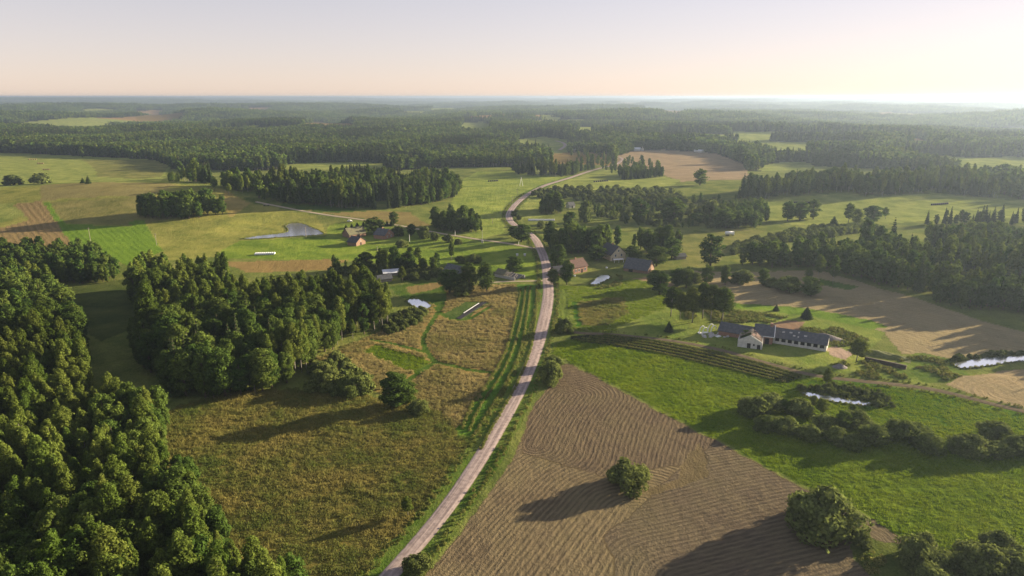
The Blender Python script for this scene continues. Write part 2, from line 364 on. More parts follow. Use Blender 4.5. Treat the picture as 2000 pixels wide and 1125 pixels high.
# ------------------------------------------------------------------ materials
def newmat(name):
    m = bpy.data.materials.new(name); m.use_nodes = True; nt = m.node_tree; nt.nodes.clear(); return m, nt
def nd(nt, t, **k):
    n = nt.nodes.new(t)
    for a, b in k.items(): setattr(n, a, b)
    return n
def ground_material():
    m, nt = newmat('ground'); L = nt.links.new
    out = nd(nt, 'ShaderNodeOutputMaterial'); bs = nd(nt, 'ShaderNodeBsdfDiffuse')
    L(bs.outputs[0], out.inputs[0])
    a1 = nd(nt, 'ShaderNodeAttribute', attribute_name='field_a'); a2 = nd(nt, 'ShaderNodeAttribute', attribute_name='field_b'); a3 = nd(nt, 'ShaderNodeAttribute', attribute_name='rows')
    sep = nd(nt, 'ShaderNodeSeparateXYZ'); L(a3.outputs['Vector'], sep.inputs[0])
    geo = nd(nt, 'ShaderNodeNewGeometry')
    def noise(sc, det, rough=.6, stretch=None):
        n = nd(nt, 'ShaderNodeTexNoise'); n.inputs['Scale'].default_value = sc; n.inputs['Detail'].default_value = det; n.inputs['Roughness'].default_value = rough
        if stretch:
            mp = nd(nt, 'ShaderNodeMapping'); mp.inputs['Scale'].default_value = stretch; mp.inputs['Rotation'].default_value = (0, 0, .35)
            L(geo.outputs['Position'], mp.inputs['Vector']); L(mp.outputs[0], n.inputs['Vector'])
        else: L(geo.outputs['Position'], n.inputs['Vector'])
        return n.outputs[0]
    def math2(op, a, b=None, c=None):
        n = nd(nt, 'ShaderNodeMath', operation=op)
        for i, v in enumerate((a, b, c)):
            if v is None: continue
            if isinstance(v, (int, float)): n.inputs[i].default_value = v
            else: L(v, n.inputs[i])
        return n.outputs[0]
    n1 = noise(.05, 6, .66); n2 = noise(.33, 4, .65, (1, .45, 1)); n3 = noise(1.7, 3, .7)
    f = math2('MULTIPLY_ADD', n1, 2.6, -.95)
    f = math2('ADD', f, math2('MULTIPLY_ADD', n2, 1.5, -.75)); f = math2('ADD', f, math2('MULTIPLY_ADD', n3, 1.3, -.5))
    f = math2('MULTIPLY', f, .62); f.node.use_clamp = True
    wob = math2('MULTIPLY_ADD', n2, 2.6, math2('MULTIPLY', sep.outputs[0], 6.2832))
    s = math2('MULTIPLY_ADD', math2('SINE', wob), .5, .5)
    cmb = nd(nt, 'ShaderNodeCombineXYZ'); L(math2('MULTIPLY', sep.outputs[0], 1.0), cmb.inputs[0]); L(math2('MULTIPLY', sep.outputs[2], .16), cmb.inputs[1])
    ns = nd(nt, 'ShaderNodeTexNoise'); ns.inputs['Scale'].default_value = 2.2; ns.inputs['Detail'].default_value = 4; ns.inputs['Roughness'].default_value = .7; L(cmb.outputs[0], ns.inputs['Vector']); st = ns.outputs[0]
    s = math2('ADD', math2('MULTIPLY', s, .55), math2('MULTIPLY_ADD', st, 2.5, -1.02)); s.node.use_clamp = True
    s2 = math2('ADD', math2('MULTIPLY', s, .80), math2('MULTIPLY_ADD', n3, 1.2, -.52)); s2 = math2('ADD', s2, math2('MULTIPLY_ADD', n1, 2.4, -1.2)); s2.node.use_clamp = True
    mix = nd(nt, 'ShaderNodeMix', data_type='FLOAT'); L(sep.outputs[1], mix.inputs[0]); L(f, mix.inputs[2]); L(s2, mix.inputs[3])
    mc = nd(nt, 'ShaderNodeMix', data_type='RGBA'); L(mix.outputs[0], mc.inputs[0]); L(a1.outputs['Color'], mc.inputs[6]); L(a2.outputs['Color'], mc.inputs[7])
    hv = nd(nt, 'ShaderNodeHueSaturation'); L(mc.outputs[2], hv.inputs['Color']); L(math2('MULTIPLY', math2('MULTIPLY_ADD', n3, 1.1, .45), math2('MULTIPLY_ADD', n1, 1.5, .25)), hv.inputs['Value'])
    L(math2('MULTIPLY_ADD', n1, -.06, .53), hv.inputs['Hue'])
    L(hv.outputs[0], bs.inputs[0])
    hgt = math2('ADD', math2('MULTIPLY', n2, .9), math2('MULTIPLY', n3, .55))
    hgt = math2('ADD', hgt, math2('MULTIPLY', math2('MULTIPLY', math2('SUBTRACT', 1.0, s), sep.outputs[1]), .35))
    bp = nd(nt, 'ShaderNodeBump'); bp.inputs['Strength'].default_value = 1.0; bp.inputs['Distance'].default_value = .55
    L(hgt, bp.inputs['Height']); L(bp.outputs[0], bs.inputs['Normal'])
    return m
def simple(name, c1, c2=None, scale=1.5, rough=.9, bump=0.0, spec=.2, obj=True):
    m, nt = newmat(name); L = nt.links.new
    out = nd(nt, 'ShaderNodeOutputMaterial'); b = nd(nt, 'ShaderNodeBsdfPrincipled'); L(b.outputs[0], out.inputs[0])
    b.inputs['Roughness'].default_value = rough; b.inputs['Specular IOR Level'].default_value = spec
    tc = nd(nt, 'ShaderNodeTexCoord'); n = nd(nt, 'ShaderNodeTexNoise'); n.inputs['Scale'].default_value = scale; n.inputs['Detail'].default_value = 5; n.inputs['Roughness'].default_value = .65
    L(tc.outputs['Object'], n.inputs['Vector'])
    r = nd(nt, 'ShaderNodeValToRGB'); r.color_ramp.elements[0].position = .35; r.color_ramp.elements[1].position = .65
    r.color_ramp.elements[0].color = (*c1, 1); r.color_ramp.elements[1].color = (*(c2 or c1), 1)
    L(n.outputs[0], r.inputs[0]); L(r.outputs[0], b.inputs['Base Color'])
    if bump:
        bp = nd(nt, 'ShaderNodeBump'); bp.inputs['Distance'].default_value = bump; L(n.outputs[0], bp.inputs['Height']); L(bp.outputs[0], b.inputs['Normal'])
    return m
def leaf_material(name, ca, cb, trans=.3, gloss=.0):
    m, nt = newmat(name); L = nt.links.new
    out = nd(nt, 'ShaderNodeOutputMaterial'); oi = nd(nt, 'ShaderNodeObjectInfo'); geo = nd(nt, 'ShaderNodeNewGeometry')
    r = nd(nt, 'ShaderNodeValToRGB'); r.color_ramp.elements[0].color = (*ca, 1); r.color_ramp.elements[1].color = (*cb, 1); L(oi.outputs['Random'], r.inputs[0])
    hv = nd(nt, 'ShaderNodeHueSaturation'); L(r.outputs[0], hv.inputs['Color'])
    ma = nd(nt, 'ShaderNodeMath', operation='MULTIPLY_ADD'); L(geo.outputs['Random Per Island'], ma.inputs[0]); ma.inputs[1].default_value = .7; ma.inputs[2].default_value = .65
    nz = nd(nt, 'ShaderNodeTexNoise'); nz.inputs['Scale'].default_value = .006; nz.inputs['Detail'].default_value = 4; nz.inputs['Roughness'].default_value = .7; L(geo.outputs['Position'], nz.inputs['Vector'])
    mb_ = nd(nt, 'ShaderNodeMath', operation='MULTIPLY_ADD'); L(nz.outputs[0], mb_.inputs[0]); mb_.inputs[1].default_value = 2.4; mb_.inputs[2].default_value = -.2
    mc_ = nd(nt, 'ShaderNodeMath', operation='MULTIPLY'); L(ma.outputs[0], mc_.inputs[0]); L(mb_.outputs[0], mc_.inputs[1]); L(mc_.outputs[0], hv.inputs['Value'])
    d = nd(nt, 'ShaderNodeBsdfDiffuse'); t = nd(nt, 'ShaderNodeBsdfTranslucent'); mx = nd(nt, 'ShaderNodeMixShader'); mx.inputs[0].default_value = trans
    L(hv.outputs[0], d.inputs[0]); L(hv.outputs[0], t.inputs[0]); L(d.outputs[0], mx.inputs[1]); L(t.outputs[0], mx.inputs[2]); L(mx.outputs[0], out.inputs[0])
    return m
M = {}
M['ground'] = ground_material()
M['birch'] = leaf_material('birch_leaves', (.066,.108,.018), (.130,.160,.032), .4)
M['broad'] = leaf_material('broadleaf_leaves', (.050,.092,.018), (.104,.142,.029), .38)
M['spruce'] = leaf_material('spruce_needles', (.030,.052,.017), (.058,.080,.026), .15)
M['willow'] = leaf_material('willow_leaves', (.092,.122,.032), (.14,.168,.048), .4)
M['bark'] = simple('bark', (.08,.06,.045), (.14,.11,.08), 3)
M['birchbark'] = simple('birch_bark', (.36,.33,.29), (.15,.135,.12), 4)
def grass_material(name, ca, cb):
    m, nt = newmat(name); L = nt.links.new
    out = nd(nt, 'ShaderNodeOutputMaterial'); geo = nd(nt, 'ShaderNodeNewGeometry')
    n = nd(nt, 'ShaderNodeTexNoise'); n.inputs['Scale'].default_value = .05; n.inputs['Detail'].default_value = 6; n.inputs['Roughness'].default_value = .66; L(geo.outputs['Position'], n.inputs['Vector'])
    a = nd(nt, 'ShaderNodeMath', operation='MULTIPLY_ADD'); L(n.outputs[0], a.inputs[0]); a.inputs[1].default_value = 3.6; a.inputs[2].default_value = -1.55
    b = nd(nt, 'ShaderNodeMath', operation='MULTIPLY_ADD', use_clamp=True); L(geo.outputs['Random Per Island'], b.inputs[0]); b.inputs[1].default_value = .5; L(a.outputs[0], b.inputs[2])
    r = nd(nt, 'ShaderNodeMix', data_type='RGBA'); L(b.outputs[0], r.inputs[0]); r.inputs[6].default_value = (*ca, 1); r.inputs[7].default_value = (*cb, 1)
    d = nd(nt, 'ShaderNodeBsdfDiffuse'); t = nd(nt, 'ShaderNodeBsdfTranslucent'); mx = nd(nt, 'ShaderNodeMixShader'); mx.inputs[0].default_value = .35
    L(r.outputs[2], d.inputs[0]); L(r.outputs[2], t.inputs[0]); L(d.outputs[0], mx.inputs[1]); L(t.outputs[0], mx.inputs[2]); L(mx.outputs[0], out.inputs[0])
    return m
M['meadow'] = grass_material('meadow_grass', (.255,.222,.07), (.115,.152,.034))
M['dry'] = grass_material('dry_meadow_grass', (.35,.29,.125), (.19,.185,.06))
M['lush'] = grass_material('lush_grass', (.13,.205,.013), (.20,.255,.022))
M['weed'] = leaf_material('weeds', (.11,.15,.028), (.20,.195,.06), .38)

# ------------------------------------------------------------------ ground object
gme = mesh_np('ground', np.stack([gx, gy, gz], -1), quads, [M['ground']], smooth=True)
for nm, arr in (('field_a', c1), ('field_b', c2)):
    at = gme.attributes.new(nm, 'FLOAT_COLOR', 'POINT'); at.data.foreach_set('color', arr.ravel())
at = gme.attributes.new('rows', 'FLOAT_VECTOR', 'POINT'); at.data.foreach_set('vector', np.stack([ucoord, ustr, vcoord], -1).astype(np.float32).ravel())
tag(link('ground', gme), 'rolling farmland of hay fields, meadows and pasture', 'ground', kind='structure')

# ------------------------------------------------------------------ roads
def road_material(name, ca, cb, edge):
    m, nt = newmat(name); L = nt.links.new
    out = nd(nt, 'ShaderNodeOutputMaterial'); b = nd(nt, 'ShaderNodeBsdfDiffuse'); L(b.outputs[0], out.inputs[0])
    uv = nd(nt, 'ShaderNodeUVMap'); mp = nd(nt, 'ShaderNodeMapping'); mp.inputs['Scale'].default_value = (7, .035, 1); L(uv.outputs[0], mp.inputs[0])
    n = nd(nt, 'ShaderNodeTexNoise'); n.inputs['Scale'].default_value = 1.6; n.inputs['Detail'].default_value = 4; L(mp.outputs[0], n.inputs[0])
    geo = nd(nt, 'ShaderNodeNewGeometry'); n2 = nd(nt, 'ShaderNodeTexNoise'); n2.inputs['Scale'].default_value = .8; n2.inputs['Detail'].default_value = 5; L(geo.outputs['Position'], n2.inputs[0])
    ad = nd(nt, 'ShaderNodeMath', operation='ADD'); L(n.outputs[0], ad.inputs[0]); L(n2.outputs[0], ad.inputs[1])
    r = nd(nt, 'ShaderNodeValToRGB'); r.color_ramp.elements[0].position = .38; r.color_ramp.elements[1].position = .62
    r.color_ramp.elements[0].color = (*ca, 1); r.color_ramp.elements[1].color = (*cb, 1)
    su = nd(nt, 'ShaderNodeSeparateXYZ'); L(uv.outputs[0], su.inputs[0])
    tr = nd(nt, 'ShaderNodeMath', operation='MULTIPLY'); L(su.outputs[0], tr.inputs[0]); tr.inputs[1].default_value = 18.85
    tc_ = nd(nt, 'ShaderNodeMath', operation='COSINE'); L(tr.outputs[0], tc_.inputs[0])
    tm = nd(nt, 'ShaderNodeMath', operation='MULTIPLY_ADD'); L(tc_.outputs[0], tm.inputs[0]); tm.inputs[1].default_value = -.11; L(ad.outputs[0], tm.inputs[2])
    hl = nd(nt, 'ShaderNodeMath', operation='MULTIPLY'); L(tm.outputs[0], hl.inputs[0]); hl.inputs[1].default_value = .5; L(hl.outputs[0], r.inputs[0])
    sx = nd(nt, 'ShaderNodeSeparateXYZ'); L(uv.outputs[0], sx.inputs[0])
    e1 = nd(nt, 'ShaderNodeMath', operation='SUBTRACT'); L(sx.outputs[0], e1.inputs[0]); e1.inputs[1].default_value = .5
    e2 = nd(nt, 'ShaderNodeMath', operation='ABSOLUTE'); L(e1.outputs[0], e2.inputs[0])
    e3 = nd(nt, 'ShaderNodeMath', operation='MULTIPLY_ADD'); L(n2.outputs[0], e3.inputs[0]); e3.inputs[1].default_value = .28; L(e2.outputs[0], e3.inputs[2])
    mr = nd(nt, 'ShaderNodeMapRange'); mr.inputs[1].default_value = .54; mr.inputs[2].default_value = .64; L(e3.outputs[0], mr.inputs[0])
    mx = nd(nt, 'ShaderNodeMix', data_type='RGBA'); L(mr.outputs[0], mx.inputs[0]); L(r.outputs[0], mx.inputs[6]); mx.inputs[7].default_value = (*edge, 1)
    L(mx.outputs[2], b.inputs[0])
    bp = nd(nt, 'ShaderNodeBump'); bp.inputs['Distance'].default_value = .06; L(ad.outputs[0], bp.inputs['Height']); L(bp.outputs[0], b.inputs['Normal'])
    return m
M['road'] = road_material('gravel_road', (.21,.168,.157), (.37,.30,.275), (.13,.13,.06))
M['lane'] = road_material('gravel_lane', (.28,.235,.17), (.36,.30,.22), (.12,.13,.05))
M['dirt'] = road_material('dirt_track', (.105,.085,.055), (.15,.12,.08), (.08,.10,.03))
def ribbon(name, line, width, mat, off, lab, sides=6):
    P = np.asarray(line); T = np.gradient(P, axis=0); T /= np.linalg.norm(T, axis=1)[:, None] + 1e-9
    Nn = np.stack([T[:, 1], -T[:, 0]], -1)
    s = np.concatenate([[0], np.cumsum(np.linalg.norm(np.diff(P, axis=0), axis=1))])
    us = np.linspace(0, 1, sides + 1); V = []; UVv = []
    for u in us:
        wv = np.interp(P[:, 1], [130, 200, 330], [4.8, 5.5, 6.6]) if width == 6.6 else np.full(len(P), width)
        q = P + Nn * ((u - .5) * wv)[:, None]
        z = h(q[:, 0], q[:, 1]) + off - (abs(u - .5) > .49) * (off + .06)
        V.append(np.stack([q[:, 0], q[:, 1], z], -1)); UVv.append(np.stack([np.full(len(s), u), s], -1))
    V = np.stack(V, 1); UVv = np.stack(UVv, 1); n, k = V.shape[:2]
    ix = np.arange(n * k).reshape(n, k)
    q = np.stack([ix[:-1, :-1], ix[:-1, 1:], ix[1:, 1:], ix[1:, :-1]], -1).reshape(-1, 4)
    me = mesh_np(name, V.reshape(-1, 3), q, [mat], smooth=True)
    uvl = me.uv_layers.new(name='UVMap'); uvl.data.foreach_set('uv', UVv.reshape(-1, 2)[q.ravel()].astype(np.float32).ravel())
    return tag(link(name, me), lab, 'road', kind='structure')
ribbon('road', MAIN, 6.6, M['road'], .14, 'pinkish gravel road winding through the valley')
ribbon('side_road', SIDE, 4.0, M['lane'], .12, 'narrow gravel lane running west from the junction')
ribbon('driveway', DRIVE, 2.6, M['lane'], .10, 'grassy drive to the collapsed barn')
ribbon('track', TRACK, 3.6, M['dirt'], .09, 'dirt field track past the ruined farm')
ribbon('far_road', FARROAD, 8.0, M['road'], .3, 'far bend of the gravel road')
ribbon('far_road', FARROAD2, 6.0, M['road'], .3, 'gravel road reappearing between far trees')
ribbon('field_path', LANE, 3.0, M['lane'], .1, 'pale path across the rough pasture')

# ------------------------------------------------------------------ ponds
wm_, nt = newmat('pond_water'); L = nt.links.new
out = nd(nt, 'ShaderNodeOutputMaterial'); b = nd(nt, 'ShaderNodeBsdfPrincipled'); L(b.outputs[0], out.inputs[0])
b.inputs['Base Color'].default_value = (.80, .82, .86, 1); b.inputs['Metallic'].default_value = .9; b.inputs['Roughness'].default_value = .2; b.inputs['IOR'].default_value = 1.5; b.inputs['Specular IOR Level'].default_value = .8
n = nd(nt, 'ShaderNodeTexNoise'); n.inputs['Scale'].default_value = .6; n.inputs['Detail'].default_value = 3; g_ = nd(nt, 'ShaderNodeNewGeometry'); L(g_.outputs['Position'], n.inputs[0])
bp = nd(nt, 'ShaderNodeBump'); bp.inputs['Distance'].default_value = .006; bp.inputs['Strength'].default_value = .3; L(n.outputs[0], bp.inputs['Height']); L(bp.outputs[0], b.inputs['Normal'])
M['water'] = wm_
for (nm, lab, pp), (q, lv) in zip(PONDS, pond_world):
    qs = smooth_line(np.vstack([q, q[:1]]), 1.5)[:-1]
    me = bpy.data.meshes.new('pond'); me.from_pydata([(a, b_, lv) for a, b_ in qs], [], [tuple(range(len(qs)))]); me.materials.append(M['water'])
    tag(link('pond', me), lab, 'pond', kind='structure')

# ------------------------------------------------------------------ tree shapes
def quads_from(pos, nor, size, rng, elong=1.25):
    n = len(pos)
    nor = nor / (np.linalg.norm(nor, axis=1)[:, None] + 1e-9)
    r = rng.normal(size=(n, 3)); a = np.cross(nor, r); a /= np.linalg.norm(a, axis=1)[:, None] + 1e-9; b = np.cross(nor, a)
    s = size[:, None] if np.ndim(size) else size
    k1 = rng.uniform(.6, 1.2, (n, 1)) * elong; k2 = rng.uniform(.5, 1.0, (n, 1))
    V = np.stack([pos + a * s * k1, pos + b * s * k2 + a * s * .2, pos - a * s * k1 * .8, pos - b * s * k2], 1).reshape(-1, 3)
    return V, np.arange(n * 4).reshape(n, 4)
def crown(kind, Ht, r, n, leaf, seed):
    rng = np.random.RandomState(seed)
    if kind == 'spruce':
        t = 1 - np.sqrt(rng.uniform(0, 1, n)) * .97; z0 = .08 * Ht
        layers = max(8, int(Ht * .75)); t = np.clip((np.floor(t * layers) + rng.uniform(0, .55, n)) / layers, 0, .985)
        Rz = r * (1 - t) ** .85 * (1 + .18 * np.sin(t * 40))
        nb = 9; a = (rng.randint(0, nb, n) + np.floor(t * layers) * .37) * 2 * math.pi / nb + rng.normal(0, .16, n)
        s = np.sqrt(rng.uniform(.05, 1, n)) * rng.uniform(.8, 1.1, n)
        pos = np.stack([np.cos(a) * s * Rz, np.sin(a) * s * Rz, z0 + t * (Ht - z0) - .28 * s * Rz + .25], -1)
        nor = np.stack([np.cos(a) * .6, np.sin(a) * .6, np.full(n, .8)], -1) + rng.normal(0, .35, (n, 3))
        return quads_from(pos, nor, leaf * (.55 + .6 * (1 - t)), rng, 1.4)
    if kind == 'birch':
        lo, nl = .26, 64
        prof = lambda t: r * (np.sin(np.pi * np.clip(t, 0, 1) ** .75) ** .65 * (1 - .18 * t) + .06)
        lr = (.24, .44)
    elif kind == 'broad':
        lo, nl = .05, 60
        prof = lambda t: r * (np.sin(np.pi * np.clip(t * .9 + .06, 0, 1)) ** .55)
        lr = (.24, .42)
    else:
        lo, nl = .0, 50
        prof = lambda t: r * np.sqrt(np.clip(1 - (t * .96) ** 2.2, 0, 1)) * (.82 + .18 * np.minimum(1, t * 4))
        lr = (.2, .34)
    t = rng.uniform(0, 1, nl) ** .85; a = rng.uniform(0, 2 * math.pi, nl); rr = np.sqrt(rng.uniform(.12, 1, nl)) * .80
    pr = prof(t); skew = 1 + .22 * np.cos(a - rng.uniform(0, 6)) + .1 * np.cos(2 * a + rng.uniform(0, 6))
    C = np.stack([np.cos(a) * rr * pr * skew, np.sin(a) * rr * pr * skew, Ht * (lo + (1 - lo) * (.06 + .90 * t))], -1)
    LR = r * rng.uniform(*lr, nl) * (.55 + .45 * pr / r)
    p = LR ** 2 / (LR ** 2).sum(); li = rng.choice(nl, n, p=p)
    d = rng.normal(size=(n, 3)); d[:, 2] += .25; d /= np.linalg.norm(d, axis=1)[:, None]
    q = .72 + .38 * rng.uniform(0, 1, n) ** .7
    q = np.where(rng.uniform(size=n) < .07, q * rng.uniform(1.1, 1.55, n), q)
    sq = np.array([1, 1, .8 if kind != 'birch' else 1.15])
    pos = C[li] + d * sq * (LR[li] * q)[:, None]
    if kind == 'birch': pos[:, 2] -= .25 * rng.uniform(0, 1, n) ** 2 * LR[li] * 2
    ax = np.stack([pos[:, 0], pos[:, 1], (pos[:, 2] - Ht * .45) * .6], -1); ax /= np.linalg.norm(ax, axis=1)[:, None] + 1e-9
    pos[:, 2] = np.maximum(pos[:, 2], .12)
    nor = d * .8 + ax * .4 + rng.normal(0, .42, (n, 3))
    return quads_from(pos, nor, leaf * rng.uniform(.6, 1.25, n), rng)
def trunk_mb(kind, Ht, r, seed, detail=True):
    rng = random.Random(seed); mb = MB()
    tr = Ht * (.0065 if kind == 'birch' else .018)
    if kind == 'willow':
        for k in range(7 if detail else 3):
            a = 2 * math.pi * k / 7; e = r * .6
            mb.tube([(0, 0, -.3), (math.cos(a) * e * .4, math.sin(a) * e * .4, Ht * .35), (math.cos(a) * e, math.sin(a) * e, Ht * .75)], [.16, .10, .03], 5)
        return mb
    top = Ht * (.97 if kind == 'spruce' else .88)
    bx, by = rng.uniform(-.3, .3), rng.uniform(-.3, .3)
    mb.tube([(0, 0, -.4), (bx * .3, by * .3, Ht * .3), (bx, by, Ht * .6), (bx * .6, by * .6, top)], [tr * 1.25, tr, tr * .7, tr * .15], 7 if detail else 4)
    if detail and kind != 'spruce':
        for k in range(12):
            z = Ht * rng.uniform(.28, .78); a = rng.uniform(0, 6.28); e = r * rng.uniform(.45, .8) * (1.1 - z / Ht * .5); up = e * rng.uniform(.5, 1.0)
            f = z / Ht / .6; f = min(f, 1)
            mb.tube([(bx * f, by * f, z), (bx * f + math.cos(a) * e * .5, by * f + math.sin(a) * e * .5, z + up * .55), (bx * f + math.cos(a) * e, by * f + math.sin(a) * e, z + up)], [tr * .42, tr * .28, tr * .08], 4)
    return mb
SPEC = {'birch': (20., 2.7), 'broad': (15., 3.5), 'spruce': (20., 3.3), 'willow': (5., 3.6)}
BARK = {'birch': 'birchbark', 'broad': 'bark', 'spruce': 'bark', 'willow': 'bark'}
LOD = {'hi': {'birch': (6500, .25), 'broad': (7500, .27), 'spruce': (5200, .36), 'willow': (7000, .23)},
       'mid': {'birch': (1500, .48), 'broad': (1600, .52), 'spruce': (1200, .70), 'willow': (1300, .50)},
       'lo': {'birch': (330, .95), 'broad': (340, 1.05), 'spruce': (260, 1.3), 'willow': (260, 1.05)}}
NV = {'hi': 4, 'mid': 3, 'lo': 3}
proto_col = bpy.data.collections.new('tree_shapes')      # not linked: only feeds the wood instances
CROWN = {}; TRUNK = {}; PROTO = {}
order = []
def joinmesh(name, parts):   # [(verts, faces, mat)]
    V = []; Fc = []; mi = []; mats = []
    for v, f, m in parts:
        o = len(V); V += [tuple(p) for p in v]; Fc += [tuple(i + o for i in q) for q in f]; mi += [len(mats)] * len(f); mats.append(m)
    me = bpy.data.meshes.new(name); me.from_pydata(V, [], Fc)
    for m in mats: me.materials.append(m)
    me.polygons.foreach_set('material_index', mi); me.update(); return me
for lod in ('hi', 'mid', 'lo'):
    for sp in SPEC:
        Ht, r = SPEC[sp]; n, lf = LOD[lod][sp]
        for k in range(NV[lod]):
            v, f = crown(sp, Ht, r * (.9 + .1 * k), n, lf, 100 + k * 7 + len(sp))
            tb = trunk_mb(sp, Ht, r, k, lod != 'lo')
            if lod != 'lo':
                CROWN[lod, sp, k] = mesh_np('crown', v, f, [M[sp]])
                TRUNK[lod, sp, k] = tb.mesh('trunk', M[BARK[sp]], True)
            me = joinmesh('tree', [(v, f, M[sp]), (tb.v, tb.f, M[BARK[sp]])])
            nm = 'shape_%03d' % len(order); order.append((lod, sp, k))
            o = bpy.data.objects.new(nm, me); proto_col.objects.link(o)
IDX = {key: i for i, key in enumerate(order)}
# clump of far trees, 50 m across
for k in range(3):
    rng = np.random.RandomState(50 + k); parts = []; 
    for i in range(34):
        sp = 'spruce' if rng.uniform() < .45 else 'broad'
        Ht = rng.uniform(13, 22); r = 3.2 if sp == 'spruce' else 4.8
        v, f = crown(sp, Ht, r, 46, 1.9, 300 + i + 40 * k); v = v + np.array([rng.uniform(-25, 25), rng.uniform(-25, 25), -1])
        parts.append((v, f, M[sp]))
    V = np.vstack([p[0] for p in parts]); off = np.cumsum([0] + [len(p[0]) for p in parts[:-1]])
    Q = np.vstack([p[1] + o_ for p, o_ in zip(parts, off)]); mi = np.concatenate([[0 if p[2] is M['spruce'] else 1] * len(p[1]) for p in parts])
    me = mesh_np('clump', V, Q, [M['spruce'], M['broad']], mi)
    nm = 'shape_%03d' % len(order); order.append(('far', 'clump', k)); IDX['far', 'clump', k] = len(order) - 1
    o = bpy.data.objects.new(nm, me); proto_col.objects.link(o)

def instancer(name, pts, rot, scl, ind, label, cat):
    me = bpy.data.meshes.new(name); me.vertices.add(len(pts)); me.vertices.foreach_set('co', np.asarray(pts, np.float32).ravel())
    a = me.attributes.new('turn', 'FLOAT', 'POINT'); a.data.foreach_set('value', np.asarray(rot, np.float32))
    a = me.attributes.new('size', 'FLOAT_VECTOR', 'POINT'); a.data.foreach_set('vector', np.asarray(scl, np.float32).ravel())
    a = me.attributes.new('pick', 'INT', 'POINT'); a.data.foreach_set('value', np.asarray(ind, np.int32))
    o = link(name, me); tag(o, label, cat, kind='stuff')
    ng = bpy.data.node_groups.new(name, 'GeometryNodeTree')
    ng.interface.new_socket('Geometry', in_out='INPUT', socket_type='NodeSocketGeometry'); ng.interface.new_socket('Geometry', in_out='OUTPUT', socket_type='NodeSocketGeometry')
    gi = ng.nodes.new('NodeGroupInput'); go = ng.nodes.new('NodeGroupOutput'); ip = ng.nodes.new('GeometryNodeInstanceOnPoints')
    ci = ng.nodes.new('GeometryNodeCollectionInfo'); ci.inputs['Collection'].default_value = proto_col; ci.inputs['Separate Children'].default_value = True; ci.inputs['Reset Children'].default_value = True
    ip.inputs['Pick Instance'].default_value = True
    def attr(nm, ty):
        q = ng.nodes.new('GeometryNodeInputNamedAttribute'); q.data_type = ty; q.inputs['Name'].default_value = nm; return q.outputs['Attribute']
    cx = ng.nodes.new('ShaderNodeCombineXYZ')
    ng.links.new(gi.outputs[0], ip.inputs['Points']); ng.links.new(ci.outputs[0], ip.inputs['Instance'])
    ng.links.new(attr('pick', 'INT'), ip.inputs['Instance Index']); ng.links.new(attr('turn', 'FLOAT'), cx.inputs[2]); ng.links.new(cx.outputs[0], ip.inputs['Rotation'])
    ng.links.new(attr('size', 'FLOAT_VECTOR'), ip.inputs['Scale']); ng.links.new(ip.outputs[0], go.inputs[0])
    md = o.modifiers.new('instances', 'NODES'); md.node_group = ng
    return o
